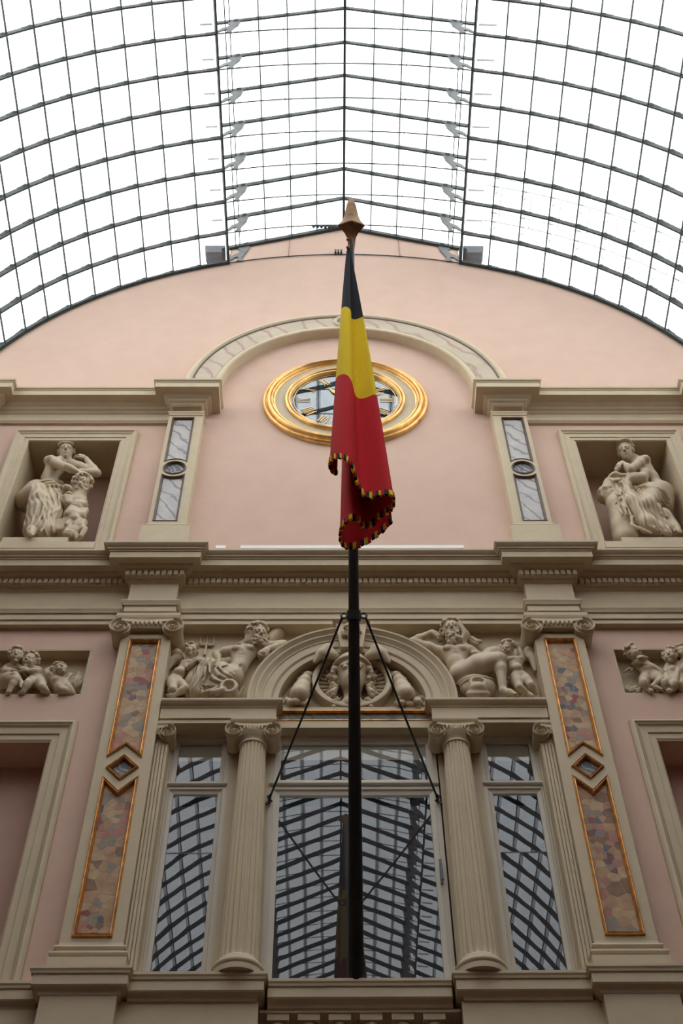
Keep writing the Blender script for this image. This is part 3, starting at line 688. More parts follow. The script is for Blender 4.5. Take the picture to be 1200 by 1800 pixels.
MB().disc(cx_, cz_, .64, .001, .005, 72).build('dial', 'room_dark', ck)
MB().disc(cx_, cz_, .625, .02, .024, 72).build('glass', 'clock_glass', ck)
NUM = ['XII', 'I', 'II', 'III', 'IIII', 'V', 'VI', 'VII', 'VIII', 'IX', 'X', 'XI']
for i, tx in enumerate(NUM):
    mb = MB(); a = math.pi/2-i*math.pi/6; w = {'I': .032, 'V': .06, 'X': .06}; tot = sum(w[c] for c in tx); x = -tot/2
    er, et = Vector((math.cos(a), math.sin(a))), Vector((math.sin(a), -math.cos(a))); ro, ri = .545, .40
    def stroke(u0, r0_, u1, r1_, th):
        p = er*r0_+et*u0; q = er*r1_+et*u1; dr = (q-p).normalized(); nn = Vector((-dr.y, dr.x))*th/2
        mb.prism([(cx_+v.x, cz_+v.y) for v in (p-nn, p+nn, q+nn, q-nn)], .026, .031)
    for c in tx:
        m_ = x+w[c]/2
        if c == 'I': stroke(m_, ri, m_, ro, .009)
        if c == 'V': stroke(x+.008, ro, m_, ri, .010); stroke(x+w[c]-.008, ro, m_, ri, .005)
        if c == 'X': stroke(x+.008, ro, x+w[c]-.008, ri, .010); stroke(x+w[c]-.008, ro, x+.008, ri, .005)
        x += w[c]
    mb.build('numeral', 'gold', ck)
MB().ring(cx_, cz_, [(.585, .026), (.585, .03), (.592, .03), (.592, .026)], n=72).build('minute_ring', 'gold', ck)
for ln, wd, an in ((.33, .03, 2.2), (.48, .02, .35)):
    er, et = Vector((math.cos(an), math.sin(an))), Vector((-math.sin(an), math.cos(an)))
    MB().prism([(cx_+v.x, cz_+v.y) for v in (-er*.08-et*wd*.5, er*ln*.7-et*wd*.7, er*ln, er*ln*.7+et*wd*.7, -er*.08+et*wd*.5)], .034, .04).build('hand', 'gold', ck)
# ---- statue niches, relief recesses, lower niches
for s, side in ((-1, 'left'), (1, 'right')):
    n = empty('niche_frame', 'moulded stone frame of the upper niche holding the %s statue' % side, 'frame', (s*2.98, 0, 10.9), group='upper niche frames')
    xa, xb = sorted((s*2.305, s*3.652)); oa, ob = sorted((s*2.485, s*3.49))
    PR = [(0, 0), (0, .03), (.012, .05), (.03, .056), (.04, .045), (.046, .04), (.06, .034), (.066, .026), (.118, .022), (.122, .012), (.165, .01), (.172, 0), (.172, -.02)]
    MB().frame([(xa, 10.9), (xa, 13.405), (xb, 13.405), (xb, 10.9)], PR, closed=False).build('moulding', 'stone', n)
    q = empty('niche', 'recessed niche with pink back behind the %s statue' % side, 'niche', (s*2.98, .3, 11.39), kind='structure')
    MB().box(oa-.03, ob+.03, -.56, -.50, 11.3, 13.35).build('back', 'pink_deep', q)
    mb = MB().box(oa-.05, oa+.004, -.5, -.004, 11.3, 13.3); mb.box(ob-.004, ob+.05, -.5, -.004, 11.3, 13.3); mb.build('reveal', 'stone', q)
    MB().box(oa, ob, -.5, -.004, 13.256, 13.32).build('soffit', 'stone', q); MB().box(oa, ob, -.5, -.002, 11.391, 11.397).build('ledge', 'stone', q); MB().box(oa-.01, ob+.01, -.01, .014, 11.30, 11.398).build('sill', 'stone', q)
    n = empty('doorway_frame', 'moulded stone frame of the tall blind opening at the lower %s' % side, 'frame', (s*2.98, 0, 6.53), group='lower opening frames')
    xa, xb = sorted((s*2.24, s*3.72))
    PR = [(0, 0), (0, .035), (.015, .055), (.035, .06), (.045, .05), (.055, .045), (.07, .03), (.078, .028), (.13, .024), (.135, .012), (.185, .010), (.20, .0), (.20, -.03)]
    MB().frame([(xa, 6.52), (xa, 8.95), (xb, 8.95), (xb, 6.52)], PR, closed=False).build('moulding', 'stone', n)
    q = empty('blind_opening', 'deep blind opening with brownish pink back at the lower %s' % side, 'niche', (s*2.98, .2, 6.5), kind='structure')
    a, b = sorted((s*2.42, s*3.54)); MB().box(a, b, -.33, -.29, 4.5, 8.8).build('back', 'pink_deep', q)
    q = empty('relief_recess', 'sunk stone panel behind the children relief on the %s' % side, 'panel', (s*2.98, .1, 9.29), kind='structure')
    a, b = sorted((s*2.25, s*3.71)); MB().box(a, b, -.16, -.12, 9.27, 9.87).build('ground', 'stone', q)
    mb = MB(); xi, xo = s*2.262, s*2.285; c, e = sorted((xi, xo))
    mb.box(c-.002, e, -.125, -.0015, 9.301, 9.839); mb.box(a+.01, b-.01, -.125, -.001, 9.84, 9.857); mb.box(a+.01, b-.01, -.125, -.001, 9.288, 9.30); mb.build('reveal', 'stone', q)
# ================================================================== FLAG AND POLE
PX = -.023; B0 = np.array([PX, .03, 6.40]); F0 = np.array([PX, -3.42, 11.05]); dirp = (F0-B0)/np.linalg.norm(F0-B0); PL = np.linalg.norm(F0-B0)
def on_pole(u): return B0+dirp*PL*u
def prad(u): return .053-.032*u
fp = empty('flagpole', 'black flagpole leaning out from the middle window with a gilded spear tip', 'flagpole', tuple(B0))
MB().tube([on_pole(u) for u in np.linspace(0, .985, 14)], [prad(u) for u in np.linspace(0, .985, 14)], 20).build('pole', 'pole_paint', fp, smooth=True)
# spear shaped finial: four-edged leaf, swelling at the waist
def finial():
    a = Vector(dirp); side = Vector((1, 0, 0)); nrm = a.cross(side).normalized(); v = []; f = []
    base = Vector(on_pole(.963)); S = [(0, .024, .024), (.06, .030, .028), (.10, .036, .032), (.14, .054, .040), (.175, .082, .055), (.20, .105, .068), (.212, .108, .070), (.225, .098, .066), (.25, .074, .056), (.29, .058, .046), (.34, .048, .038), (.39, .038, .030), (.43, .026, .02), (.455, .010, .008)]
    for h, w, t in S:
        c = base+a*h
        for i in range(16):
            an = 2*math.pi*i/16; cs, sn = math.cos(an), math.sin(an); k = (abs(cs)**1.06+abs(sn)**1.06)**(-1/1.06)
            v.append(c+side*(w*cs*k)+nrm*(t*sn*k))
    for i in range(len(S)-1):
        for j in range(16): k = (j+1) % 16; f.append((i*16+j, i*16+k, (i+1)*16+k, (i+1)*16+j))
    f.append(tuple(range(16))[::-1]); f.append(tuple((len(S)-1)*16+j for j in range(16)))
    return mk('spear_tip', v, f, 'bronze', fp, autosmooth=24)
finial()
mb = MB().tube([on_pole(.452-.006), on_pole(.452+.006)], [.05, .05], 16)
for s in (-1, 1):
    c = on_pole(.452)+np.array([s*.07, 0, 0]); mb.tube([c+np.array([.022*math.cos(a), 0, .028*math.sin(a)]) for a in np.linspace(0, 2*math.pi, 13)], .008, 6, False)
mb.build('collar', 'iron', fp)
mb = MB().box(-.09, .05, -.09, .03, 6.36, 6.41); mb.tube([tuple(on_pole(.0)), tuple(on_pole(.018))], [.066, .062], 16); mb.build('socket', 'iron', fp)
for s, hx, side in ((-1, -.662, 'left'), (1, .632, 'right')):
    st = empty('stay_cable', 'thin black stay from the flagpole to the %s window post' % side, 'cable', (hx, 0, 8.17), group='flagpole stays')
    a = on_pole(.452)+np.array([s*.085, 0, -.02]); b = np.array([hx, .045, 8.19])
    MB().tube([a, a+(b-a)*.5-np.array([0, 0, .01]), b], .0085, 8).build('cable', 'iron', st, smooth=True)
    mb = MB().tube([(hx, .07, 8.16), (hx, .03, 8.165), (hx+s*.012, .02, 8.19), (hx, .03, 8.215), (hx-s*.012, .045, 8.195)], .009, 6); mb.tube([(hx, .04, 8.17), (hx+s*.02, .03, 8.12)], .009, 6); mb.tube([(hx+.0, .04, 8.19), (hx-s*.02, .03, 8.15)], .008, 6)
    mb.build('hook', 'iron', st)
# ---- the hanging flag: gathered at the pole, hem folded back on itself
HEM = [(592, 828, 3.02), (582, 822, 3.06), (579, 808, 3.12), (586, 801, 3.20), (600, 800, 3.26), (612, 806, 3.28), (621, 822, 3.26), (627, 842, 3.22), (634, 858, 3.19), (646, 866, 3.19), (662, 866, 3.22), (678, 864, 3.26), (689, 866, 3.26), (692, 874, 3.20), (690, 884, 3.10),
       (682, 892, 3.0), (668, 900, 2.93), (656, 914, 2.88), (646, 922, 2.86), (637, 920, 2.90), (630, 908, 2.97), (618, 905, 3.0), (606, 912, 2.96), (598, 926, 2.86), (598, 944, 2.74), (606, 957, 2.66), (622, 957, 2.64), (640, 950, 2.66), (656, 940, 2.68), (672, 926, 2.72), (688, 908, 2.80)]
hem = [at(*h) for h in HEM]
def resample(P, n):
    P = [np.array(p, float) for p in P]; out = []
    for i in range(n):
        u = i/(n-1)*(len(P)-1); k = min(int(u), len(P)-2); t_ = u-k
        p0, p1, p2, p3 = P[max(k-1, 0)], P[k], P[k+1], P[min(k+2, len(P)-1)]
        out.append(.5*((2*p1)+(-p0+p2)*t_+(2*p0-5*p1+4*p2-p3)*t_*t_+(-p0+3*p1-3*p2+p3)*t_**3))
    return out
NS, NV = 150, 60; hem = resample(hem, NS); fl = [[None]*(NV+1) for _ in range(NS)]
hc = np.mean(np.array(hem), 0)
for i in range(NS):
    u = i/(NS-1); top = on_pole(.962-.02*u-.16*max(0, u-.45)**1.2)+np.array([-.024+.012*math.sin(u*40), -.02, -.012]); b = hem[i]
    for j in range(NV+1):
        v = j/NV
        # horizontal spread opens slowly from the gathering, then falls straight
        x = top[0]+(b[0]-top[0])*(v**.72)
        yv = 1-(1-v)**(1.6+.4*u)
        y = top[1]+(b[1]-top[1])*yv
        z = top[2]+(b[2]-top[2])*v
        rip = .010*math.sin(u*26+1.0)*v*(1-.5*v)
        fl[i][j] = np.array([x+rip*.4, y+rip, z])
flag = empty('flag', 'black yellow and red flag hanging in folds from the leaning flagpole', 'flag', tuple(F0))
for name, m_, j0, j1 in (('black_stripe', 'flag_black', 0, 20), ('yellow_stripe', 'flag_yellow', 20, 40), ('red_stripe', 'flag_red', 40, 60)):
    v = [fl[i][j] for i in range(NS) for j in range(j0, j1+1)]; m = j1-j0+1
    f = [(i*m+j, (i+1)*m+j, (i+1)*m+j+1, i*m+j+1) for i in range(NS-1) for j in range(m-1)]
    o = mk(name, v, f, m_, flag, smooth=True); o['label'] = {'b': 'black cloth band at the pole', 'y': 'yellow cloth band', 'r': 'red cloth band at the hem'}[name[0]]
# fringe tufts along the hem
FR = ['flag_black', 'flag_yellow', 'flag_red']; rngf = random.Random(4)
arc = [0.0]
for i in range(1, NS): arc.append(arc[-1]+np.linalg.norm(hem[i]-hem[i-1]))
step = .026; n = int(arc[-1]/step)
mbs = {c: MB() for c in FR}
for q in range(n):
    s0, s1 = q*step, (q+1)*step-.003
    def pos(s):
        k = max(0, min(NS-2, int(np.searchsorted(arc, s)-1))); t_ = (s-arc[k])/max(1e-6, arc[k+1]-arc[k]); return fl[k][NV]*(1-t_)+fl[k+1][NV]*t_
    a, b = pos(s0), pos(s1); tn = b-a; nn = np.array([tn[1], -tn[0], 0]); nn = nn/max(1e-6, np.linalg.norm(nn))*.006
    dz = np.array([rngf.uniform(-.004, .004), rngf.uniform(-.004, .004), -.040-rngf.uniform(0, .012)]); up_ = np.array([0, 0, .008])
    v = [a-nn+up_, a+nn+up_, b+nn+up_, b-nn+up_, a-nn*1.3+dz, a+nn*1.3+dz, b+nn*1.3+dz, b-nn*1.3+dz]
    mbs[FR[q % 3]].add(v, [(0, 1, 2, 3), (7, 6, 5, 4), (0, 4, 5, 1), (1, 5, 6, 2), (2, 6, 7, 3), (3, 7, 4, 0)])
for c in FR: o = mbs[c].build('fringe', c, flag); o['kind'] = 'stuff'
# beaded cord at the hoist
mb = MB()
for i in range(9):
    p = on_pole(.972-.012*i)+np.array([-.03-.004*i*.5, -.03, -.015*i*.2]); mb.ball(p, .014, 8, 5)
mb.build('cord', 'gold_dark', flag, smooth=True)
# ================================================================== SMALL FITTINGS
def fixture(x0, x1, label):
    q = empty('strip_light', label, 'light', ((x0+x1)/2, -.22, 10.9), group='strip lights on the cornice')
    MB().box(x0, x1, .23, .29, 10.93, 10.972).build('tube', 'white_plastic', q)
    mb = MB().box(x0, x0+.03, .24, .28, 10.88, 10.93); mb.box(x1-.03, x1, .24, .28, 10.88, 10.93); mb.build('foot', 'iron_grey', q)
fixture(-1.03, 1.05, 'long white strip light lying on the main cornice under the clock'); fixture(-1.26, -1.17, 'short white strip light on the cornice beside the left cornice block')
b = empty('bead_rail', 'short rail with a row of dark round insulators under the roof ridge', 'rail', (-.24, -.03, 19.0))
MB().bar((-.47, -.06, 19.0), (-.04, -.06, 18.98), .02).build('rail', 'iron_grey', b)
for i in range(7): MB().ball((-.44+i*.057, -.06, 18.955-i*.003), .022, 8, 6).build('insulator', 'iron', b)
b = empty('spotlight_cluster', 'small cluster of three dark fittings on the thin bar below the ridge', 'light', (-.09, -.03, 18.11))
for i in range(3): mb = MB().box(-.135+i*.04, -.11+i*.04, .01, .05, 18.11, 18.19); mb.ball((-.122+i*.04, -.03, 18.2), .016, 8, 5); mb.build('fitting', 'iron', b)
for s, side in ((-1, 'left'), (1, 'right')):
    q = empty('roof_vent', 'grey stone stub seen through the glass %s of the lantern' % side, 'vent', (s*1.85, -.1, 17.75), group='stubs outside the roof')
    a, b2 = sorted((s*1.70, s*1.92)); mb = MB().prism([(a, 17.93), (b2, 17.93), (b2-.02, 18.04), (b2+.03, 18.09), (b2+.03, 18.15), (a-.03, 18.15), (a-.03, 18.09), (a+.02, 18.04)], -.1, .12); mb.build('stub', 'slate', q)

# walkway railing outside over the right flank, glare painted in as pale grey
lad = empty('roof_walkway', 'thin walkway railing paled by painted glare outside over the right flank of the glass roof', 'railing', tuple(vp(6, RV_+.5, 1.0)))
for dd, rr in ((.55, .32), (.55, .62), (1.05, .32), (1.05, .62)):
    MB().tube([vp(k/2, RV_+rr, dd) for k in range(1, 25)], .008, 5).build('rail', 'haze_grey', lad)
for k in range(1, 13):
    mb = MB(); a, b = vp(k, RV_+.32, .55), vp(k, RV_+.32, 1.05); mb.tube([a, b], .007, 5); mb.build('rung', 'haze_grey', lad)
    for dd in (.55, 1.05): MB().tube([vp(k, RV_+.075, dd), vp(k, RV_+.62, dd)], .007, 5).build('post', 'haze_grey', lad)
# ================================================================== SCULPTURE
# figures are grown as one smooth volume (blended limbs, folds, faces) and skinned once
class Clay:
    def __init__(s, lo, hi, h):
        s.h = h; s.lo = np.array(lo, float); n = np.ceil((np.array(hi)-s.lo)/h).astype(int)+1
        s.ax = [(s.lo[i]+h*np.arange(n[i])).astype(np.float32) for i in range(3)]; s.F = np.full(tuple(n), .2, np.float32)
    def sub_(s, lo, hi):
        sl = []
        for i in range(3):
            a = int(max(0, math.floor((lo[i]-s.lo[i])/s.h))); b = int(min(len(s.ax[i]), math.ceil((hi[i]-s.lo[i])/s.h)+1))
            if b <= a: return None, None
            sl.append(slice(a, b))
        sl = tuple(sl); return sl, (s.ax[0][sl[0]][:, None, None], s.ax[1][sl[1]][None, :, None], s.ax[2][sl[2]][None, None, :])
    def put(s, sl, d, k, cut=False):
        F = s.F[sl]
        if cut:
            d = -d
            if k > 0: hh = np.maximum(k-np.abs(F-d), 0)/k; s.F[sl] = np.maximum(F, d)+hh*hh*k*.25
            else: s.F[sl] = np.maximum(F, d)
        else:
            if k > 0: hh = np.maximum(k-np.abs(F-d), 0)/k; s.F[sl] = np.minimum(F, d)-hh*hh*k*.25
            else: s.F[sl] = np.minimum(F, d)
    def cone(s, a, b, ra, rb, k=.02, cut=False):
        a = np.array(a, float); b = np.array(b, float); m = max(ra, rb)+k+s.h*2
        sl, P = s.sub_(np.minimum(a, b)-m, np.maximum(a, b)+m)
        if sl is None: return s
        ab = b-a; L = float(ab@ab)+1e-9
        t = np.clip(((P[0]-a[0])*ab[0]+(P[1]-a[1])*ab[1]+(P[2]-a[2])*ab[2])/L, 0, 1)
        d = np.sqrt((P[0]-a[0]-t*ab[0])**2+(P[1]-a[1]-t*ab[1])**2+(P[2]-a[2]-t*ab[2])**2)-(ra+(rb-ra)*t)
        s.put(sl, d.astype(np.float32), k, cut); return s
    def chain(s, pts, rads, k=.02, cut=False):
        for i in range(len(pts)-1): s.cone(pts[i], pts[i+1], rads[i], rads[i+1], k, cut)
        return s
    def ell(s, c, r, R=None, k=.02, cut=False):
        c = np.array(c, float); r = np.array(r if hasattr(r, '__len__') else (r, r, r), float); m = r.max()+k+s.h*2
        sl, P = s.sub_(c-m, c+m)
        if sl is None: return s
        q = [P[0]-c[0], P[1]-c[1], P[2]-c[2]]
        if R is not None: q = [sum(q[j]*R[j, i] for j in range(3)) for i in range(3)]
        k0 = np.sqrt(sum((q[i]/r[i])**2 for i in range(3))); k1 = np.sqrt(sum((q[i]/r[i]**2)**2 for i in range(3)))+1e-6
        s.put(sl, (k0*(k0-1)/k1).astype(np.float32), k, cut); return s
    def slab(s, c, half, R=None, rnd=.01, k=.01, cut=False):
        c = np.array(c, float); half = np.array(half, float); m = float(np.linalg.norm(half))+k+rnd+s.h*2
        sl, P = s.sub_(c-m, c+m)
        if sl is None: return s
        q = [P[0]-c[0], P[1]-c[1], P[2]-c[2]]
        if R is not None: q = [sum(q[j]*R[j, i] for j in range(3)) for i in range(3)]
        e = [np.abs(q[i])-(half[i]-rnd) for i in range(3)]
        d = np.sqrt(sum(np.maximum(x, 0)**2 for x in e))+np.minimum(np.maximum(np.maximum(e[0], e[1]), e[2]), 0)-rnd
        s.put(sl, d.astype(np.float32), k, cut); return s
    def curls(s, c, r, R, n, size, seed, zmin=-.2, front=.55, k=.012):
        """locks of hair: knobs spread over the skull"""
        g = random.Random(seed); i = 0
        while i < n:
            v = np.array([g.gauss(0, 1) for _ in range(3)]); v /= np.linalg.norm(v)
            if v[2] < zmin or (v[1] > front and v[2] < .55): continue
            p = np.array(c)+R@(v*np.array(r)); s.ell(p, size*g.uniform(.75, 1.25), None, k); i += 1
        return s
    def ripple(s, a, b, r, across, amp, wl, warp=.02, seed=0):
        """cloth folds running from a to b: sharp ridges spaced wl apart, fading at the rim of the patch"""
        a = np.array(a, float); b = np.array(b, float); sl, P = s.sub_(np.minimum(a, b)-r, np.maximum(a, b)+r)
        if sl is None: return s
        ab = b-a; L = float(np.sqrt(ab@ab)); t = np.clip(((P[0]-a[0])*ab[0]+(P[1]-a[1])*ab[1]+(P[2]-a[2])*ab[2])/(L*L), 0, 1)
        dist = np.sqrt((P[0]-a[0]-t*ab[0])**2+(P[1]-a[1]-t*ab[1])**2+(P[2]-a[2]-t*ab[2])**2)
        v = np.array(across, float); v -= ab*(v@ab)/(L*L); v /= np.linalg.norm(v)
        u = (P[0]-a[0])*v[0]+(P[1]-a[1])*v[1]+(P[2]-a[2])*v[2]
        u = u+warp*np.sin(t*5+seed)+warp*.5*np.sin(P[2]*23+seed*2+P[0]*9)
        w = np.clip((r-dist)/(r*.35), 0, 1); w = w*w*(3-2*w)
        s.F[sl] += (amp*w*(np.abs(np.sin(u*math.pi/wl))*1.6-.8+.35*np.sin(u*2*math.pi/(wl*2.7)+seed))).astype(np.float32); return s
    def mesh(s, name, material, parent):
        F = s.F; n = F.shape
        for i in range(3):
            e = [slice(None)]*3
            for j in (0, -1): e[i] = j; F[tuple(e)] = np.maximum(F[tuple(e)], s.h*.5)
        I = F < 0
        cnt = np.zeros((n[0]-1, n[1]-1, n[2]-1), np.int8)
        for a in (0, 1):
            for b in (0, 1):
                for c in (0, 1): cnt += I[a:n[0]-1+a, b:n[1]-1+b, c:n[2]-1+c]
        act = (cnt > 0) & (cnt < 8); idx = np.full(act.shape, -1, np.int32); ijk = np.argwhere(act); idx[act] = np.arange(len(ijk))
        pos = np.zeros((len(ijk), 3)); num = np.zeros(len(ijk)); cor = {}
        for a in (0, 1):
            for b in (0, 1):
                for c in (0, 1): cor[a, b, c] = F[ijk[:, 0]+a, ijk[:, 1]+b, ijk[:, 2]+c]
        for p in cor:
            for ax in range(3):
                if p[ax]: continue
                q = list(p); q[ax] = 1; f0, f1 = cor[p], cor[tuple(q)]; m = (f0 < 0) != (f1 < 0)
                t = np.where(m, f0/(f0-f1+1e-12), 0); v = np.tile(np.array(p, float), (len(ijk), 1)); v[:, ax] = t; pos[m] += v[m]; num[m] += 1
        pos = (ijk+pos/num[:, None])*s.h+s.lo
        quads = []
        for ax in range(3):
            o1, o2 = [(1, 2), (2, 0), (0, 1)][ax]
            sa = [slice(None)]*3; sb = [slice(None)]*3; sa[ax] = slice(0, -1); sb[ax] = slice(1, None)
            ch = I[tuple(sa)] != I[tuple(sb)]; e = np.argwhere(ch)
            ok = (e[:, o1] > 0) & (e[:, o2] > 0) & (e[:, o1] < n[o1]-1) & (e[:, o2] < n[o2]-1); e = e[ok]
            ins = I[tuple(e.T)]
            def cell(d1, d2): q = e.copy(); q[:, o1] += d1; q[:, o2] += d2; return idx[tuple(q.T)]
            Q = np.stack([cell(-1, -1), cell(0, -1), cell(0, 0), cell(-1, 0)], 1); Q[~ins] = Q[~ins][:, ::-1]; quads.append(Q)
        Q = np.concatenate(quads); Q = Q[(Q >= 0).all(1)]
        # one relaxing step
        me = bpy.data.meshes.new(name); me.vertices.add(len(pos)); me.loops.add(len(Q)*4); me.polygons.add(len(Q))
        for _ in range(1):
            acc = np.zeros_like(pos); w = np.zeros(len(pos))
            for j in range(4): np.add.at(acc, Q[:, j], pos[Q[:, (j+1) % 4]]); np.add.at(w, Q[:, j], 1)
            pos = pos*.5+.5*acc/np.maximum(w, 1)[:, None]
        me.vertices.foreach_set('co', pos.astype(np.float32).ravel()); me.loops.foreach_set('vertex_index', Q.astype(np.int32).ravel())
        me.polygons.foreach_set('loop_start', np.arange(0, len(Q)*4, 4, dtype=np.int32)); me.polygons.foreach_set('use_smooth', np.ones(len(Q), bool))
        me.update(calc_edges=True); rel(me, parent); return link(name, me, material, parent)
def L_(a, b, t): return np.array(a, float)*(1-t)+np.array(b, float)*t
def facing(yaw, pitch, roll=0):
    """columns: right, forward (away from the wall), up; yaw turns towards +x, pitch bows the head"""
    y, p, r = map(math.radians, (yaw, pitch, roll))
    f = np.array([math.sin(y)*math.cos(p), -math.cos(y)*math.cos(p), -math.sin(p)]); rt = np.array([math.cos(y), math.sin(y), 0]); u = np.cross(f, rt)
    r2 = rt*math.cos(r)+u*math.sin(r); u2 = np.cross(f, r2)
    return np.stack([r2, f, u2], 1)
def head(K, c, R, s=1.0, child=False):
    """head with brow, eyes, nose, lips, chin and ears; R from facing()"""
    T = lambda x, y, z: np.array(c)+R@(np.array([x, y, z])*s)
    e = lambda p, r, k=.012, cut=False: K.ell(T(*p), np.array(r)*s, R, k*s, cut)
    e((0, -.018, .028), (.077, .096, .092), .02)
    if child:
        e((0, .022, -.035), (.064, .066, .06), .03); e((.036, .058, -.03), (.026, .024, .026), .02); e((-.036, .058, -.03), (.026, .024, .026), .02)
    else:
        e((0, .018, -.045), (.056, .070, .070), .03)
    for q in (-1, 1):
        e((q*.033, .094, .007), (.019, .016, .011), .012, True); e((q*.032, .072, .005), (.0155, .013, .0105), .006)
        K.cone(T(q*.012, .084, .027), T(q*.052, .067, .025), .007*s, .005*s, .016*s)
        e((q*.08, -.005, -.005), (.010, .022, .030), .008)
    n = .8 if child else 1
    K.cone(T(0, .086, .022), T(0, .104*(.97 if child else 1), -.020*n), .009*s, .013*s, .010*s); e((.012, .094, -.024*n), (.008, .009, .007), .006); e((-.012, .094, -.024*n), (.008, .009, .007), .006)
    e((0, .084, -.050), (.024, .012, .0065), .005); e((0, .081, -.064), (.020, .012, .0075), .005); e((0, .100, -.057), (.022, .012, .0022), .003, True)
    e((0, .066, -.094), (.020, .020, .018), .02)
    return T
def hand(K, w, dr, nr, s=1.0, curl=35, thumb=1):
    """palm, four jointed fingers and a thumb leaving the side of the palm; nr = back of the hand"""
    d = np.array(dr, float); d /= np.linalg.norm(d); n = np.array(nr, float); n -= d*(n@d); n /= np.linalg.norm(n); sd = np.cross(d, n)*thumb; w = np.array(w, float)
    P = lambda a, b, c: w+(d*a+sd*b+n*c)*s
    K.chain([P(0, 0, 0), P(.045, 0, .002), P(.085, 0, .002)], [.024*s, .030*s, .028*s], .012*s)
    for i in range(4): K.cone(P(.02, (i-1.5)*.014, .004), P(.085, (i-1.5)*.021, .004), .013*s, .0115*s, .008*s)
    for i, ln in enumerate((.072, .080, .074, .058)):
        b = (1.5-i)*.021; p = P(.086, b, .003); a = math.radians(curl*.6); q = p.copy()
        for j, f in enumerate((.48, .30, .24)):
            v = d*math.cos(a)-n*math.sin(a)+sd*b*1.2; q2 = q+v*ln*f*s; K.cone(q, q2, (.0105-.0012*j)*s, (.0098-.0014*j)*s, .004*s); q = q2; a += math.radians(curl)
    q = P(.022, .026, -.004); q2 = P(.055, .052, -.012); q3 = P(.086, .058, -.024); K.chain([q, q2, q3], [.014*s, .012*s, .0095*s], .006*s)
def arm(K, sh, el, wr, s=1.0, fat=1.0):
    u = L_(sh, el, .4); K.chain([sh, u, el], [.054*s*fat, .050*s*fat, .040*s*fat], .03*s); K.chain([el, L_(el, wr, .3), wr], [.040*s*fat, .042*s*fat, .027*s*fat], .02*s)
def leg(K, hp, kn, an, toe, s=1.0, fat=1.0):
    K.chain([hp, L_(hp, kn, .45), kn], [.095*s*fat, .083*s*fat, .060*s*fat], .04*s); K.chain([kn, L_(kn, an, .32), an], [.058*s*fat, .058*s*fat, .036*s*fat], .025*s)
    if toe is not None:
        K.chain([an, L_(an, toe, .55), toe], [.038*s, .036*s, .022*s], .02*s); v = np.array(toe)-np.array(an); v = v/np.linalg.norm(v); sd = np.cross(v, [0, 0, 1]); 
        for i in range(5): K.cone(np.array(toe)+sd*(i-2)*.013*s, np.array(toe)+sd*(i-2)*.015*s+v*(.03-.004*i)*s, .011*s, .009*s, .005*s)
def torso(K, neck, shl, shr, waist, hips, s=1.0, fat=1.0, female=False, fr=np.array([0, -1, 0])):
    ch = (np.array(shl)+np.array(shr))/2; ch = L_(ch, waist, .35)
    for q in (shl, shr):
        K.cone(L_(q, ch, .18), L_(q, ch, .8), .056*s*fat, .092*s*fat, .035*s); K.cone(L_(q, ch, .55), L_(waist, q, .12), .080*s*fat, .078*s*fat, .035*s)
    K.cone(ch, waist, .102*s*fat, .090*s*fat, .035*s); K.cone(waist, hips, .092*s*fat, .118*s*fat, .035*s)
    K.cone(L_(shl, shr, .5), neck, .062*s, .050*s, .03*s)
    for q in (shl, shr):
        p = L_(L_(q, ch, .52), ch, .15)+fr*.075*s
        if female: K.ell(p+np.array([0, 0, -.03*s])+fr*.02*s, .052*s, None, .025*s)
        else: K.ell(p, np.array([.066, .036, .048])*s*fat, None, .012*s)
    if not female:
        m = fr*.105*s*fat
        K.cone(L_(ch, waist, .1)+m*1.08, L_(waist, hips, .3)+m*.98, .010*s, .010*s, .015*s, True)
        for t_ in (.45, .85): K.cone(L_(L_(ch, waist, t_), L_(shl, waist, .6), .55)+m*.98, L_(L_(ch, waist, t_), L_(shr, waist, .6), .55)+m*.98, .007*s, .007*s, .012*s, True)
def folds(K, lines, r=.012, k=.012):
    for ln in lines:
        P = resample(ln, max(4, len(ln)*4)); n = len(P)
        for i in range(n-1):
            a = math.sin(math.pi*i/(n-1))*.5+.6; b = math.sin(math.pi*(i+1)/(n-1))*.5+.6; K.cone(P[i], P[i+1], r*a, r*b, k)
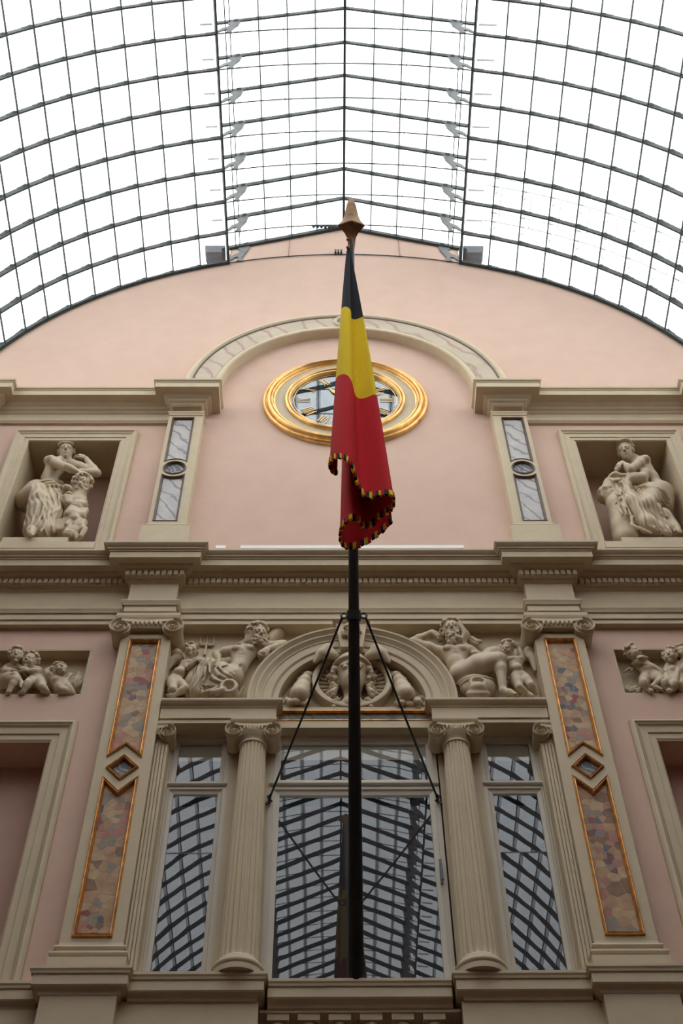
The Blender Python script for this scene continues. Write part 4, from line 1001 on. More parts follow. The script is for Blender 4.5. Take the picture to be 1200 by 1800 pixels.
# ---------------------------------------------------------------- left statue: woman leaning with crossed arms on a herm
def Z(ox, oy, sc): return lambda zx, zy, d: at(ox+zx*sc, oy+zy*sc, d)
def statue_left():
    q = Z(0, 750, .21667)
    st = empty('statue', 'stone statue of a draped woman leaning her crossed arms on a bearded herm', 'statue', (-2.98, .25, 11.4), group='niche statues')
    K = Clay((-3.5, -.12, 11.36), (-2.42, .5, 13.38), .0062)
    hips = q(395, 520, -.24); waist = q(395, 425, -.20); shl = q(395, 275, -.13); shr = q(560, 292, -.16); neck = q(520, 262, -.14)
    torso(K, neck, shl, shr, waist, hips, .92, .9, True)
    R = facing(8, 22, 6); hc = q(538, 205, -.10); K.cone(neck, hc, .050, .050, .02); T = head(K, hc, R, 1.06)
    K.curls(hc+R@np.array([0, -.03, .035]), (.095, .106, .104), R, 90, .019, 5, -.15, .45, .004)
    for i in range(9):                                           # braided band over the brow
        a = math.radians(-80+20*i); K.ell(T(.090*math.sin(a), .085*math.cos(a)-.01, .070), .017, None, .004)
    K.ell(T(0, -.10, .07), (.045, .05, .045), R, .02)
    # her right arm crosses in front, the left forearm goes up to the head
    el = q(545, 330, .02); wr = q(640, 372, .01); arm(K, shl, el, wr, 1.02); hand(K, wr, q(710, 400, .0)-wr, (0, -.5, .8), 1.0, 30)
    el2 = q(785, 378, -.08); wr2 = q(700, 262, -.10); arm(K, shr, el2, wr2, 1.02); K.cone(q(655, 372, -.08), el2, .045, .042, .02); hand(K, wr2, q(630, 232, -.09)-wr2, (.6, -.6, .4), 1.0, 45, -1)
    # legs under the drapery
    kn = q(318, 585, -.02); hp = q(300, 535, -.20); an = q(262, 820, -.06); leg(K, hp, kn, an, q(250, 868, .045), 1.25)
    hp2 = q(430, 545, -.22); kn2 = q(430, 680, -.12); an2 = q(395, 840, -.14); leg(K, hp2, kn2, an2, None, 1.3)
    K.cone(hp, q(215, 600, -.24), .13, .12, .06); K.cone(q(225, 600, -.22), q(290, 560, -.12), .11, .12, .06)
    # cloth hanging between the legs to the ground
    K.chain([q(420, 560, -.12), q(400, 700, -.10), q(360, 845, -.10)], [.09, .10, .11], .05); K.chain([q(300, 640, -.10), q(280, 840, -.14)], [.10, .12], .05); K.chain([q(465, 560, -.14), q(430, 850, -.16)], [.07, .08], .04)
    folds(K, [[q(285, 505, -.10), q(370, 468, -.06), q(460, 455, -.07), q(515, 470, -.10)], [q(270, 530, -.08), q(370, 490, -.04), q(470, 480, -.05), q(520, 500, -.09)], [q(255, 490, -.14), q(340, 452, -.09), q(440, 440, -.09), q(505, 452, -.12)]], .021, .012)
    folds(K, [[q(400, 520, -.02), q(430, 600, -.02), q(420, 680, -.02), q(385, 770, .0)], [q(450, 510, -.04), q(480, 570, -.04), q(470, 660, -.05), q(440, 760, -.05), q(430, 850, -.07)], [q(490, 510, -.07), q(505, 590, -.08), q(490, 690, -.09), q(462, 850, -.1)],
              [q(385, 600, .0), q(400, 680, .0), q(370, 760, .0), q(330, 850, .0)], [q(350, 590, .02), q(345, 680, .02), q(310, 770, .02), q(250, 850, .0)], [q(300, 600, .03), q(285, 700, .02), q(255, 800, .0), q(225, 850, -.02)],
              [q(420, 640, -.01), q(450, 690, -.03), q(500, 620, -.06)], [q(390, 720, .0), q(430, 700, -.02), q(480, 650, -.05)], [q(240, 580, -.06), q(240, 700, -.06), q(225, 840, -.06)], [q(400, 840, -.05), q(370, 790, -.02), q(360, 720, -.01)]], .015, .010)
    K.ripple(q(340, 560, -.06), q(300, 860, -.05), .20, (1, -.3, 0), .006, .062, .03, 1); K.ripple(q(450, 540, -.08), q(420, 860, -.08), .15, (1, -.3, 0), .008, .048, .028, 3); K.ripple(q(270, 505, -.14), q(500, 470, -.10), .085, (0, 0, 1), .008, .034, .006, 2)
    K.ell(q(540, 500, -.05), .045, None, .02); folds(K, [[q(520, 480, -.03), q(560, 490, -.01), q(580, 520, -.03)], [q(530, 560, -.05), q(560, 540, -.03), q(580, 560, -.05)]], .018, .01)
    K.mesh('figure', 'sculpt', st)['label'] = 'half draped woman with head inclined and arms crossed'
    # the herm she leans on
    H = Clay((-3.1, -.12, 11.36), (-2.42, .5, 12.75), .009)
    hc2 = q(665, 465, -.05); R2 = facing(30, 20, 0); head(H, hc2, R2, .95); H.curls(hc2+R2@np.array([0, -.02, .03]), (.098, .105, .10), R2, 110, .022, 9, -.8, .5, .004); H.curls(hc2+R2@np.array([0, .04, -.075]), (.06, .055, .06), R2, 40, .018, 12, -1, 2, .004)
    H.chain([q(640, 500, -.13), q(625, 640, -.13), q(600, 800, -.16), q(585, 900, -.18)], [.075, .105, .115, .12], .04)
    H.slab(q(540, 870, -.2), (.16, .13, .10), None, .03, .04); g = random.Random(2)
    for i in range(26): H.slab(q(g.uniform(540, 680), g.uniform(540, 880), -.03-g.random()*.05), (.045*g.uniform(.5, 1.2), .03, .07*g.uniform(.5, 1.3)), facing(g.uniform(-30, 30), g.uniform(-15, 15), g.uniform(-30, 30)), .018, .03)
    H.mesh('herm', 'sculpt', st)['label'] = 'rough herm pillar with a curly bearded head'
    mb = MB(); a, b = q(30, 900, -.05), q(560, 900, -.05); mb.box(a[0], b[0], -.48, -.03, 11.393, 11.53); mb.build('plinth', 'sculpt', st)
statue_left()
# ---------------------------------------------------------------- right statue: draped woman, chin on hand
def statue_right():
    q = Z(980, 750, .18333)
    st = empty('statue', 'stone statue of a draped woman resting chin on hand over a cloth covered post', 'statue', (2.98, .25, 11.4), group='niche statues')
    K = Clay((2.45, -.12, 11.36), (3.52, .5, 13.36), .0062)
    hips = q(950, 600, -.24); waist = q(900, 500, -.20); shr = q(838, 318, -.13); shl = q(700, 345, -.20); neck = q(735, 305, -.16)
    torso(K, neck, shl, shr, waist, hips, .9, .9, True)
    R = facing(-28, 30, -6); hc = q(652, 240, -.10); K.cone(neck, hc-np.array([-.02, -.03, .03]), .050, .050, .02); T = head(K, hc, R, 1.06)
    for i in range(26):                                           # smooth parted hair with a band
        a = math.radians(-100+200*i/25); K.cone(T(.080*math.sin(a)*.2, .045, .118), T(.088*math.sin(a), .055*math.cos(a)-.02, .045), .013, .016, .008)
    K.ell(T(0, -.03, .045), (.084, .098, .086), R, .012); K.ell(T(0, -.13, .0), (.045, .04, .045), R, .02)
    folds(K, [[T(-.088, .0, .05), T(-.06, .05, .098), T(0, .066, .112), T(.06, .05, .098), T(.088, .0, .05)]], .014, .008)
    el = q(690, 410, -.02); wr = q(618, 350, -.02); arm(K, shr, el, wr, 1.02); hand(K, wr, q(560, 395, -.01)-wr, (-.3, -.6, .7), 1.0, 30)
    el2 = q(830, 490, -.12); K.cone(shl, el2, .05, .045, .03); wr2 = q(640, 470, -.06); arm(K, q(850, 430, -.16), q(800, 490, -.08), wr2, 1.05); hand(K, wr2, q(540, 480, -.05)-wr2, (0, -.6, .8), 1.0, 60)
    K.cone(q(700, 500, -.07), q(810, 500, -.09), .05, .06, .03)
    # legs
    hp = q(960, 640, -.22); kn = q(850, 760, -.02); an = q(1080, 930, -.10); leg(K, hp, kn, an, q(1165, 1000, -.02), 1.2)
    K.cone(q(1000, 640, -.24), q(1010, 760, -.25), .13, .11, .06); K.cone(q(900, 640, -.18), kn, .12, .09, .05); K.cone(kn, q(1010, 880, -.10), .085, .08, .04); K.cone(q(1010, 860, -.15), q(1120, 985, -.1), .09, .06, .04)
    K.chain([q(640, 560, -.10), q(700, 750, -.06), q(860, 940, -.05), q(1060, 1020, -.05)], [.07, .10, .09, .05], .05); K.chain([q(760, 680, -.1), q(880, 860, -.08), q(1060, 985, -.08)], [.06, .09, .06], .04)
    folds(K, [[q(720, 600, -.07), q(820, 585, -.06), q(930, 610, -.07), q(1020, 670, -.12)], [q(730, 625, -.05), q(830, 615, -.04), q(930, 650, -.05), q(1010, 720, -.1)], [q(740, 650, -.04), q(840, 645, -.03), q(930, 690, -.04), q(985, 760, -.07)], [q(760, 585, -.1), q(850, 560, -.09), q(950, 575, -.1), q(1030, 640, -.15)]], .020, .012)
    folds(K, [[q(600, 540, -.03), q(680, 700, .0), q(780, 850, .0), q(900, 960, .0), q(1090, 1020, -.01)], [q(630, 540, -.03), q(730, 700, .0), q(850, 840, .01), q(970, 940, .0), q(1120, 1000, -.02)], [q(570, 540, -.02), q(600, 680, .0), q(650, 840, .0)], [q(560, 540, -.02), q(640, 720, .01), q(710, 900, .0)],
              [q(540, 640, .0), q(580, 660, .01), q(610, 650, .0)], [q(550, 740, .0), q(590, 700, .02), q(620, 690, .02), q(650, 830, .02), q(610, 830, .01), q(570, 770, .0)], [q(660, 840, .01), q(720, 860, .02), q(710, 940, .02), q(800, 980, .02), q(900, 1020, .01)], [q(930, 800, .0), q(1010, 850, -.02), q(1050, 880, -.05)], [q(880, 830, .0), q(980, 930, -.01), q(1040, 960, -.03)]], .015, .010)
    K.ripple(q(590, 560, -.05), q(740, 900, -.02), .17, (1, -.2, .4), .012, .040, .012, 1); K.ripple(q(780, 640, -.05), q(1020, 980, -.04), .17, (1, -.2, .8), .011, .044, .012, 4); K.ripple(q(740, 610, -.08), q(1010, 680, -.12), .11, (0, 0, 1), .010, .036, .008, 2)
    K.mesh('figure', 'sculpt', st)['label'] = 'half draped woman bowing her head'
    H = Clay((2.45, -.12, 11.36), (3.3, .5, 12.72), .009)
    H.chain([q(560, 560, -.14), q(585, 760, -.15), q(640, 980, -.17), q(650, 1080, -.18)], [.10, .12, .13, .13], .05)
    H.ell(q(550, 485, -.07), (.075, .06, .05), None, .03); folds(H, [[q(510, 470, -.03), q(550, 450, -.02), q(600, 465, -.02)], [q(500, 500, -.03), q(550, 520, .0), q(600, 500, -.01)]], .02, .012)
    c = q(470, 660, -.14); Rm = facing(-60, 25, 0); head(H, c, Rm, .85); H.curls(c, (.085, .09, .09), Rm, 60, .024, 6, -.9, .6)
    H.cone(q(480, 540, -.12), q(470, 600, -.13), .05, .06, .04); H.cone(c, q(560, 640, -.16), .07, .09, .04)
    H.mesh('post', 'sculpt', st)['label'] = 'post with a shaggy mask under the cloth'
    mb = MB(); a, b = q(600, 1060, -.05), q(1210, 1060, -.05); mb.box(a[0], b[0]-.02, -.48, -.03, 11.393, 11.52); mb.build('plinth', 'sculpt', st)
statue_right()
# ---------------------------------------------------------------- relief figures
def putto_head(K, c, R, s, seed):
    T = head(K, c, R, s, True); K.curls(np.array(c)+R@(np.array([0, -.02, .035])*s), np.array((.092, .104, .10))*s, R, 60, .021*s, seed, -.1, .5, .005*s); return T
def relief_box(pts, pad=.14, back=.09, front=.22, h=.007):
    P = np.array(pts); lo = P.min(0)-pad; hi = P.max(0)+pad; lo[1] = max(lo[1], -front); hi[1] = back; return Clay(lo, hi, h)
def god_left():
    q = Z(280, 1080, .2)
    g = empty('river_god', 'reclining bearded river god with bare chest carved left of the arch', 'relief', (-1.15, .06, 9.09), group='spandrel gods')
    K = Clay((-1.57, -.26, 9.04), (-.52, .08, 10.16), .006)
    hips = q(650, 560, .0); waist = q(700, 470, .02); shl = q(625, 318, .03); shr = q(870, 300, .02); neck = q(800, 265, .03)
    torso(K, neck, shl, shr, waist, hips, .84, .86)
    R = facing(22, 18, 8); hc = q(868, 190, .07); T = head(K, hc, R, .98); K.cone(neck, hc, .05, .05, .02)
    K.curls(hc+R@np.array([0, -.02, .03]), (.094, .108, .102), R, 85, .019, 31, -.3, .45, .004)
    K.curls(hc+R@np.array([0, .035, -.075]), (.060, .056, .066), R, 80, .014, 33, -1, 2, .004); K.ell(hc+R@np.array([0, .045, -.085]), (.045, .04, .05), R, .015)
    folds(K, [[T(-.08, -.02, .03), T(-.10, -.02, -.06), q(740, 255, .03), q(700, 265, .03)], [T(-.075, .01, .02), T(-.09, .0, -.07), q(765, 250, .05), q(730, 270, .05)]], .022, .015)
    el = q(500, 352, .03); wr = q(525, 440, .05); arm(K, shl, el, wr, .82, 1.0); hand(K, wr, q(550, 500, .06)-wr, (-.4, -.8, .2), .9, 35)
    el2 = q(1085, 268, .03); K.cone(shr, el2, .05, .045, .03); wr2 = q(950, 302, .13); arm(K, shr, el2, wr2, .8); hand(K, wr2, q(900, 360, .15)-wr2, (.2, -.8, .5), .9, 30)
    kn = q(430, 455, .10); hp = q(620, 560, .03); K.chain([hp, L_(hp, kn, .5), kn], [.10, .09, .065], .03); an = q(330, 680, .06); K.chain([kn, an], [.068, .08], .03)
    kn2 = q(500, 640, .06); K.chain([hp, kn2, q(360, 690, .04)], [.10, .09, .07], .04); K.chain([q(330, 450, .04), q(290, 600, .02), q(280, 690, .0)], [.05, .06, .06], .03); K.chain([q(400, 690, .04), q(360, 708, .07)], [.04, .03], .02)
    folds(K, [[q(430, 420, .17), q(450, 520, .17), q(520, 590, .15), q(640, 600, .12)], [q(470, 425, .16), q(510, 520, .16), q(600, 570, .14)], [q(510, 430, .14), q(560, 510, .15), q(640, 545, .13)], [q(560, 450, .11), q(610, 500, .12), q(650, 530, .12)], [q(400, 470, .17), q(390, 560, .16), q(350, 680, .13)], [q(360, 460, .13), q(340, 560, .12), q(310, 680, .1)], [q(330, 440, .09), q(300, 520, .08), q(275, 640, .06)], [q(350, 690, .13), q(450, 670, .13), q(540, 630, .12)], [q(300, 430, .07), q(270, 500, .05), q(255, 600, .03)]], .014, .010)
    K.ripple(q(440, 440, .1), q(330, 690, .07), .14, (1, -.3, .2), .012, .040, .012, 1); K.ripple(q(620, 480, .06), q(450, 600, .10), .12, (.6, -.3, 1), .010, .036, .012, 3)
    o = K.mesh('figure', 'sculpt', g)
    U = Clay((-1.30, -.26, 9.04), (-.72, .08, 9.42), .007)
    c = q(610, 650, .12); 
    for i in range(22):
        a = 2*math.pi*i/22; b = 2*math.pi*(i+1)/22; rr = lambda t: c+np.array([.060*math.cos(t), -.02, .066*math.sin(t)]); U.cone(rr(a), rr(b), .018, .018, .008)
    U.ell(c+np.array([0, .07, -.005]), (.082, .085, .085), None, .02); U.ell(c+np.array([0, -.045, 0]), (.042, .06, .05), None, .01, True)
    for i in range(5): U.chain([c+np.array([-.04+.0*i, -.02, -.04]), c+np.array([-.09-.012*i, -.02-.008*i, -.075-.01*abs(i-2)])], [.022, .014], .012)
    u = U.mesh('water_urn', 'sculpt', None); tag(u, 'carved urn pouring water beside the knees of the left river god', 'urn', 'carved urns')
    mb = MB(); a, b = q(870, 370, -.04), q(1045, 160, -.04); mb.tube([a, L_(a, b, .35), L_(a, b, .6), b], [.022, .03, .06, .066], 12)
    o = mb.build('club', 'sculpt', g, autosmooth=40); mb = MB().tube([q(690, 720, .0), q(745, 640, .0)], .012, 6); mb.build('reed', 'sculpt', g)
    # trident held upright behind the child
    t = empty('trident', 'thin carved trident rising behind the child at the left spandrel', 'trident', tuple(q(400, 350, -.05)))
    mb = MB(); mb.tube([q(396, 360, -.045), q(415, 265, -.045)], .012, 8)
    b0 = q(415, 262, -.045)
    mb.tube([q(345, 258, -.045), q(375, 272, -.045), b0, q(445, 275, -.045), q(475, 268, -.045)], .014, 8)
    for zx, zt in ((365, 195), (420, 185), (480, 195)): mb.tube([q(zx-5, 268, -.045), q(zx, zt, -.045)], [.011, .004], 6)
    mb.build('fork', 'sculpt', t)
def putto(name_label, joints, R, s, box, seed, wing=None, extra=None, group='spandrel children'):
    p = empty('putto', name_label, 'relief', tuple(joints['hips']), group=group); K = Clay(*box, .0052); J = joints
    torso(K, J['neck'], J['shl'], J['shr'], J['waist'], J['hips'], s*.82, 1.0)
    K.ell(L_(J['waist'], J['hips'], .3)+np.array([0, -.05*s, 0]), np.array((.085, .075, .075))*s, None, .025*s)
    K.cone(J['neck'], J['head'], .05*s, .05*s, .02); putto_head(K, J['head'], R, J.get('hs', s*1.12), seed)
    for a in ('l', 'r'):
        if 'el'+a in J:
            arm(K, J['sh'+a], J['el'+a], J['wr'+a], s*.86, 1.05); hand(K, J['wr'+a], np.array(J['ha'+a])-np.array(J['wr'+a]), (0, -.8, .5), s*.95, 30, 1 if a == 'l' else -1)
        if 'kn'+a in J: leg(K, J['hp'+a], J['kn'+a], J['an'+a], J.get('to'+a), s*.86, 1.05)
    if extra: extra(K)
    K.mesh('figure', 'sculpt', p)
    if wing is not None:
        W = Clay(*wing['box'], .0065)
        for pts, r in wing['feathers']: W.chain(pts, r, .012)
        W.mesh('wing', 'sculpt', p)
    return p
def putto_left():
    q = Z(280, 1080, .2)
    J = dict(head=q(275, 325, .05), neck=q(255, 400, .02), shl=q(215, 430, .02), shr=q(290, 425, .04), waist=q(190, 510, .03), hips=q(140, 580, .02),
             hpl=q(110, 590, .03), knl=q(120, 660, .10), anl=q(90, 715, .04), hpr=q(165, 600, .03), knr=q(230, 650, .09), anr=q(130, 712, .08), tor=q(75, 715, .08),
             elr=q(330, 425, .08), wrr=q(385, 395, .09), har=q(300, 385, .1), ell=q(250, 470, .08), wrl=q(330, 405, .12), hal=q(395, 400, .12), hs=.66)
    wing = dict(box=((-1.62, -.15, 9.4), (-1.25, .08, 9.95)), feathers=[([q(190, 400, -.03), q(150, 350, -.02), q(110, 340, -.02)], [.03, .05, .03])]+[([q(180, 400, -.03), q(150-18*i, 390+8*i, -.02), q(110-8*i, 440+14*i*.8, -.02)], [.03, .035, .018]) for i in range(4)])
    putto('winged child leaning on folded arms carved at the far left spandrel', J, facing(35, 12, -10), .60, ((-1.60, -.22, 9.04), (-1.05, .08, 9.95)), 41, wing)
def god_right():
    q = Z(720, 1080, .2)
    g = empty('river_god', 'reclining river god with a long beard and raised elbow carved right of the arch', 'relief', (1.1, .06, 9.09), group='spandrel gods')
    K = Clay((.40, -.28, 9.04), (1.60, .08, 10.18), .006)
    hips = q(450, 520, .02); waist = q(410, 440, .03); shl = q(255, 320, .03); shr = q(520, 320, .03); neck = q(375, 275, .04)
    torso(K, neck, shl, shr, waist, hips, .88, .88)
    R = facing(-10, 10, 6); hc = q(372, 150, .08); T = head(K, hc, R, 1.02); K.cone(neck, hc, .05, .05, .02)
    K.curls(hc+R@np.array([0, -.02, .03]), (.095, .108, .103), R, 85, .019, 51, -.3, .45, .004)
    K.curls(hc+R@np.array([0, .03, -.105]), (.062, .058, .095), R, 120, .014, 53, -1, 2, .004); K.ell(hc+R@np.array([0, .035, -.11]), (.05, .045, .085), R, .015)
    folds(K, [[T(.075, .02, .07), T(.10, .0, -.05), q(480, 260, .06), q(510, 325, .06)], [T(.08, -.02, .06), T(.12, -.02, -.04), q(530, 240, .03), q(600, 265, .0)], [T(.07, .03, .05), T(.095, .02, -.06), q(455, 250, .08), q(490, 310, .07)], [q(540, 200, -.02), q(590, 240, -.01), q(625, 240, -.01)]], .018, .012)
    el = q(25, 238, .05); wr = q(195, 155, .06); arm(K, shl, el, wr, .85, 1.0); hand(K, wr, q(262, 200, .06)-wr, (0, -.7, .6), .9, 45, -1)
    K.cone(shr, q(600, 370, .0), .055, .045, .03); K.cone(q(600, 370, .0), q(570, 345, .06), .04, .03, .02)
    hp = q(440, 530, .05); kn = q(745, 350, .10); K.chain([hp, L_(hp, kn, .5), kn], [.092, .084, .058], .03); K.chain([kn, q(760, 470, .0), q(730, 560, -.02)], [.068, .06, .05], .03)
    kn2 = q(790, 395, .13); K.cone(L_(hp, kn, .35), kn2, .072, .058, .025); an2 = q(820, 670, .10); leg(K, L_(hp, kn2, .6), kn2, an2, q(930, 705, .16), .84, 1.0)
    folds(K, [[q(420, 610, .05), q(500, 560, .1), q(600, 545, .11), q(720, 570, .08)], [q(440, 630, .05), q(520, 575, .1), q(620, 560, .1), q(730, 580, .06)], [q(640, 350, .02), q(690, 310, .03), q(770, 320, .03)], [q(680, 330, .04), q(740, 300, .05), q(800, 330, .04)]], .017, .010)
    K.mesh('figure', 'sculpt', g)
    U = Clay((.82, -.27, 9.04), (1.36, .08, 9.48), .007); c = q(600, 620, .13)
    U.ell(q(600, 645, .03), (.155, .085, .115), None, .02); U.chain([q(600, 690, .10), q(600, 660, .12), c], [.10, .075, .056], .02)
    for i in range(22):
        a = 2*math.pi*i/22; b = 2*math.pi*(i+1)/22; rr = lambda t: c+np.array([.062*math.cos(t), -.02, .055*math.sin(t)+.01]); U.cone(rr(a), rr(b), .014, .014, .006)
    U.ell(c+np.array([0, -.03, .01]), (.045, .05, .04), None, .01, True)
    u = U.mesh('water_urn', 'sculpt', None); tag(u, 'wide carved urn pouring water below the knee of the right river god', 'urn', 'carved urns')
    mb = MB(); a, b = q(870, 560, -.02), q(1010, 725, .03); mb.tube([a, L_(a, b, .4), b], [.02, .03, .045], 10); o = mb.build('oar', 'sculpt', g, autosmooth=40)
def putto_right():
    q = Z(720, 1080, .2)
    J = dict(head=q(855, 310, .07), neck=q(895, 380, .03), shl=q(870, 400, .04), shr=q(985, 395, .02), waist=q(930, 480, .03), hips=q(960, 550, .02),
             hpl=q(930, 560, .03), knl=q(960, 640, .09), anl=q(1040, 700, .05), tol=q(1080, 715, .07), hpr=q(1000, 560, .02), knr=q(1060, 620, .07), anr=q(1100, 690, .03),
             ell=q(700, 320, .02), wrl=q(780, 300, .06), hal=q(830, 270, .08), elr=q(960, 290, .02), wrr=q(905, 240, .05), har=q(840, 250, .08), hs=.66)
    wing = dict(box=((1.25, -.16, 9.35), (1.62, .08, 10.0)), feathers=[([q(1000, 380, -.02), q(1045, 320, .0), q(1070, 310, .0)], [.03, .04, .028])]+[([q(1010, 380, -.02), q(1060+8*i, 350+14*i, .0), q(1085+6*i, 450+14*i, .0)], [.03, .032, .016]) for i in range(4)])
    putto('winged child bending with arms lifted over its head at the far right spandrel', J, facing(-30, 30, -15), .62, ((.98, -.22, 9.04), (1.62, .08, 10.05)), 43, wing)
god_left(); putto_left(); god_right(); putto_right()
# ---------------------------------------------------------------- tympanum: winged head in a medallion between horns of plenty
def mercury():
    g = empty('winged_head', 'large carved head in a winged helmet inside a ribbed round medallion', 'relief', (-.012, .06, 9.1))
    cx, cz = -.010, 9.44; 
    MB().ring(cx, cz, [(.285, -.06), (.285, .015), (.295, .035), (.315, .042), (.335, .035), (.345, .01), (.345, -.06)], n=72).build('medallion_ring', 'sculpt', g, autosmooth=45)
    mb = MB()
    for i in range(34):
        a = 2*math.pi*(i+.5)/34; mb.tube([(cx+.16*math.cos(a), .045, cz+.16*math.sin(a)), (cx+.288*math.cos(a), .045, cz+.288*math.sin(a))], [.010, .024], 6)
    mb.build('ribbing', 'sculpt', g, smooth=True)
    K = Clay((-.45, -.26, 9.10), (.43, .08, 9.95), .0075); R = facing(0, 8, 0); c = np.array([cx, -.02, 9.47]); s = 1.72
    T = head(K, c, R, s); K.cone(c-np.array([0, -.03, .10]), c-np.array([0, -.05, .27]), .068, .078, .03); K.chain([c+np.array([-.15, .06, -.32]), c+np.array([0, .04, -.30]), c+np.array([.15, .06, -.32])], [.04, .075, .04], .04)
    for sd in (-1, 1):
        for i in range(7):
            z = .03-.035*i; K.ell(T(sd*(.085+.010*math.sin(i*2.1)), .01+.012*math.cos(i*1.7), z-.0), (.036, .036, .034), None, .006); K.ell(T(sd*(.105+.008*math.cos(i*1.9)), -.015, z-.015), .030, None, .006); K.ell(T(sd*(.088+.008*math.cos(i*2.9)), .025, z-.02), .022, None, .005)
    K.ell(T(0, -.02, .062), (.152, .175, .15), R, .02); 
    for i in range(18):
        a = math.radians(-95+190*i/17); b = math.radians(-95+190*(i+1)/17); rr = lambda t: T(.098*math.sin(t), .104*math.cos(t)-.02, .048+.02*math.cos(t)); K.cone(rr(a), rr(b), .016, .016, .008)
    K.mesh('head', 'sculpt', g)['label'] = 'youthful face with curls under a rounded helmet'
    for sd in (-1, 1):
        W = Clay((min(sd*.06, sd*.42)-.02, -.24, 9.55), (max(sd*.06, sd*.42)+.02, .08, 9.92), .0075)
        o = np.array([cx+sd*.14, -.09, 9.66])
        for i in range(5): W.chain([o, o+np.array([sd*(.07+.012*i), -.02, .075-.018*i]), o+np.array([sd*(.155+.006*i), -.01, .055-.035*i])], [.030, .042, .016], .014)
        W.mesh('wing', 'sculpt', g)
    for sd, side in ((-1, 'left'), (1, 'right')):
        h = empty('cornucopia', 'carved horn of plenty spilling fruit %s of the winged head' % side, 'relief', (sd*.45, .06, 9.1), group='horns of plenty')
        H = Clay((min(sd*.30, sd*.60)-.03, -.2, 9.08), (max(sd*.30, sd*.60)+.03, .08, 9.65), .007)
        P = [np.array([cx+sd*x, -d, z]) for x, d, z in ((.335, -.03, 9.575), (.375, .0, 9.52), (.405, .02, 9.42), (.425, .03, 9.32), (.44, .04, 9.24))]; H.chain(P, [.018, .034, .052, .070, .085], .02)
        for t_ in (.3, .5, .7, .9):
            i = int(t_*4); p = L_(P[i], P[min(i+1, 4)], t_*4-i); r = .03+.058*t_
            for j in range(12): a, b = 2*math.pi*j/12, 2*math.pi*(j+1)/12; H.cone(p+np.array([r*math.cos(a), r*math.sin(a)*.9, .012*sd*math.cos(a)]), p+np.array([r*math.cos(b), r*math.sin(b)*.9, .012*sd*math.cos(b)]), .007, .007, .006)
        H.mesh('horn', 'sculpt', h)
        gq = random.Random(20+sd)
        for i in range(13):
            x = .35+.24*gq.random(); z = 9.13+gq.random()*.05+max(0, (.5-x))*.0; r = gq.uniform(.022, .036)
            MB().ball((cx+sd*x, -.01-gq.random()*.05, z), r, 10, 7, (1.1, .9, .9)).build('fruit', 'sculpt', h, smooth=True)
        for i in range(6):
            x = .46+.025*i; z = 9.22+.05*gq.random()-.012*i; a = gq.uniform(-.6, .9); l = .075
            p = Vector((cx+sd*x, .0, z)); dv = Vector((sd*math.cos(a), -.25, math.sin(a))).normalized(); sv = dv.cross(Vector((0, -1, 0))).normalized()
            v = [p, p+dv*l*.5+sv*.026+Vector((0, -.012, 0)), p+dv*l, p+dv*l*.5-sv*.026+Vector((0, -.012, 0)), p+dv*l*.5+Vector((0, -.02, 0)), p+dv*l*.4+Vector((0, .03, 0))]
            mk('leaf', v, [(0, 1, 4), (1, 2, 4), (2, 3, 4), (3, 0, 4), (0, 5, 1), (1, 5, 2), (2, 5, 3), (3, 5, 0)], 'sculpt', h)
mercury()
# small mask on the keystone
K = Clay((-.12, -.27, 9.72), (.10, -.10, 10.0), .006); c = np.array([-.012, -.175, 9.86]); R = facing(0, 15, 0); head(K, c, R, .72); K.curls(c, (.075, .06, .085), R, 50, .017, 61, -1, .5); K.mesh('mask', 'sculpt', ks)
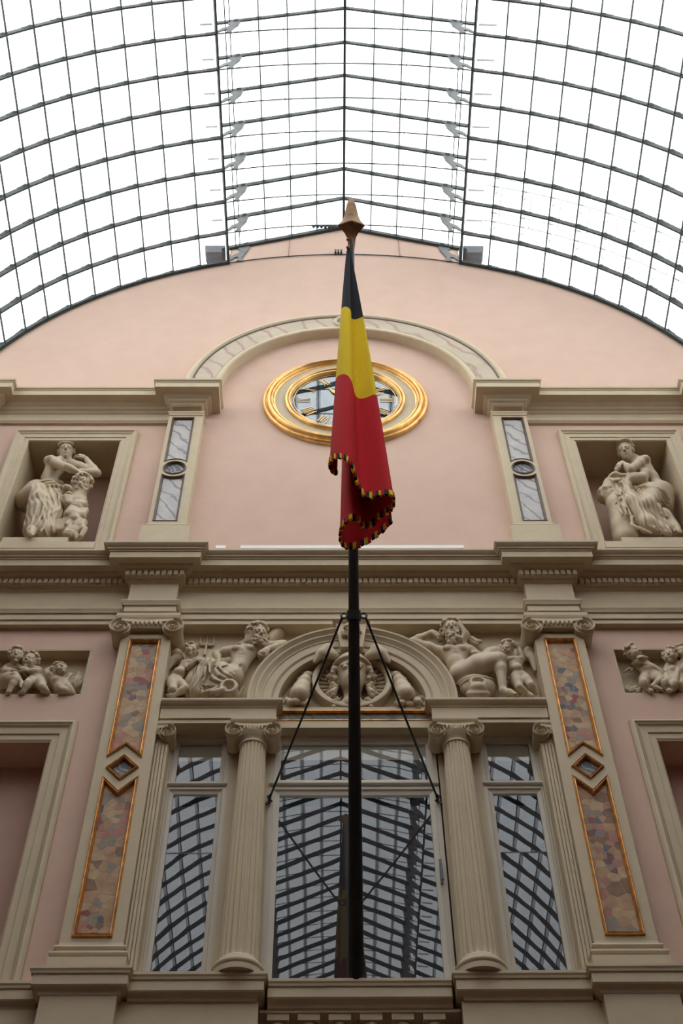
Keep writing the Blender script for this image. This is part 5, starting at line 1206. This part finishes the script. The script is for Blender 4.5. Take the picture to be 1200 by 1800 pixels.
# ---------------------------------------------------------------- children in the sunk side panels
def side_left():
    q = Z(0, 1120, .15); bx = lambda a, b: (np.minimum(a, b), np.maximum(a, b)); B = -.04
    def box(x0, x1): return ((x0, -.16, 9.285), (x1, .13, 9.99))
    J = dict(head=q(190, 235, .02), neck=q(170, 320, B), shl=q(90, 350, B), shr=q(225, 350, B), waist=q(110, 430, B), hips=q(60, 500, B), hpl=q(40, 520, B), knl=q(170, 450, .03), anl=q(255, 540, .02), tol=q(245, 580, .05), hpr=q(80, 530, B), knr=q(180, 500, .04), anr=q(95, 650, .02), tor=q(130, 680, .04), ell=q(40, 390, .0), wrl=q(200, 400, .02), hal=q(290, 420, .02), elr=q(270, 390, .0), wrr=q(250, 360, .04), har=q(330, 370, .04), hs=.76)
    putto('seated child with plump legs embracing its neighbour in the left side panel', J, facing(10, 12, 5), .62, box(-3.25, -2.62), 71, group='children of the side panels')
    J = dict(head=q(345, 290, .02), neck=q(360, 370, B), shl=q(310, 395, B), shr=q(455, 385, B), waist=q(400, 450, B), hips=q(420, 510, B), hpl=q(390, 520, B), knl=q(320, 545, .04), anl=q(270, 650, .02), tol=q(190, 670, .03), hpr=q(455, 520, B), knr=q(500, 590, .05), anr=q(560, 660, .02), tor=q(590, 675, .04), elr=q(430, 395, .02), wrr=q(310, 395, .05), har=q(250, 360, .05), hs=.74)
    putto('child with bare belly in the middle of the left side panel', J, facing(-8, 14, -12), .62, box(-2.98, -2.36), 72, group='children of the side panels')
    J = dict(head=q(705, 395, .0), neck=q(660, 450, B), shl=q(560, 440, B), shr=q(690, 480, B), waist=q(660, 530, B), hips=q(700, 570, B), hpl=q(680, 580, B), knl=q(740, 620, .03), anl=q(850, 655, .0), tol=q(640, 670, .02), hpr=q(730, 560, B), knr=q(800, 590, .02), anr=q(860, 660, .0), ell=q(540, 400, -.06), wrl=q(620, 350, -.04), hal=q(700, 320, -.02), elr=q(760, 520, .0), wrr=q(800, 480, .0), har=q(820, 440, .0), hs=.68)
    p = putto('child lying back with an arm overhead in the left side panel', J, facing(15, -8, 25), .58, box(-2.75, -2.27), 73, group='children of the side panels')
    mb = MB()
    for i in range(9):
        a = q(870+8*(i % 3), 640, -.08); b = q(850+18*i, 400+28*abs(i-4)+10*(i % 2), -.05+.02*(i % 2)); mb.tube([a, L_(a, b, .6), b], [.012, .02, .004], 6)
    pl = mb.build('reeds', 'sculpt', None, smooth=True); tag(pl, 'tuft of carved reed leaves at the right end of the left side panel', 'plant')
def side_right():
    q = Z(1070, 1120, .10833); B = -.04
    def box(x0, x1): return ((x0, -.18, 9.27), (x1, .13, 10.0))
    J = dict(head=q(405, 265, .03), neck=q(440, 370, B), shl=q(420, 430, B), shr=q(570, 420, B), waist=q(600, 540, B), hips=q(650, 620, B), hpl=q(590, 660, B), knl=q(560, 740, .05), anl=q(640, 860, .02), tol=q(720, 890, .04), hpr=q(740, 640, B), knr=q(850, 700, .04), anr=q(700, 800, .02), tor=q(860, 850, .03), ell=q(500, 385, .04), wrl=q(610, 345, .06), hal=q(560, 330, .07), elr=q(700, 470, .0), wrr=q(810, 520, .02), har=q(870, 560, .02), hs=.72)
    putto('child turning its head over a raised arm in the right side panel', J, facing(28, 8, 10), .62, box(2.26, 2.82), 81, group='children of the side panels')
    J = dict(head=q(1000, 320, .02), neck=q(1040, 420, B), shl=q(960, 470, B), shr=q(1150, 440, B), waist=q(1030, 560, B), hips=q(1020, 640, B), hpl=q(960, 680, B), knl=q(900, 740, .05), anl=q(960, 860, .02), tol=q(1000, 890, .05), hpr=q(1080, 660, B), knr=q(1060, 760, .06), anr=q(1050, 860, .03), elr=q(1130, 540, .02), wrr=q(1100, 640, .05), har=q(1080, 700, .05), ell=q(900, 600, .0), wrl=q(960, 640, .04), hal=q(1020, 690, .05), hs=.72)
    putto('child looking left beside the turning child in the right side panel', J, facing(-30, 8, -5), .62, box(2.5, 3.15), 82, group='children of the side panels')
    J = dict(head=q(1195, 270, .0), neck=q(1230, 370, B), shl=q(1160, 400, B), shr=q(1330, 400, B), waist=q(1230, 520, B), hips=q(1250, 620, B), hpl=q(1200, 660, B), knl=q(1170, 760, .03), anl=q(1200, 870, .0), hpr=q(1300, 660, B), knr=q(1300, 760, .03), anr=q(1290, 860, .0), ell=q(1170, 500, .0), wrl=q(1150, 590, .03), hal=q(1100, 640, .03), hs=.72)
    putto('curly child cut by the right edge of the picture in the right side panel', J, facing(-5, 8, 0), .62, box(2.72, 3.35), 83, group='children of the side panels')
    mb = MB(); mb.tube([q(240, 575, -.08), q(340, 500, -.06), q(380, 520, -.05), q(350, 560, -.05)], [.008, .014, .014, .008], 6); tag(mb.build('ribbon', 'sculpt', None, smooth=True), 'carved ribbon end behind the turning child of the right side panel', 'ribbon')
    for i, (zx, zy) in enumerate(((300, 860), (350, 880), (420, 860), (480, 890), (830, 890), (1100, 890))):
        mb = MB(); 
        for j in range(4): p = q(zx+18*(j % 2)*(1 if j > 1 else -1), zy-14*j, -.06); mb.ball(p, .024, 8, 6, (1.2, .9, .8))
        tag(mb.build('flower', 'sculpt', None, smooth=True), 'small carved blossom at the bottom of the right side panel, %s from the left' % ('first', 'second', 'third', 'fourth', 'fifth', 'sixth')[i], 'flower', 'carved blossoms')
side_left(); side_right()
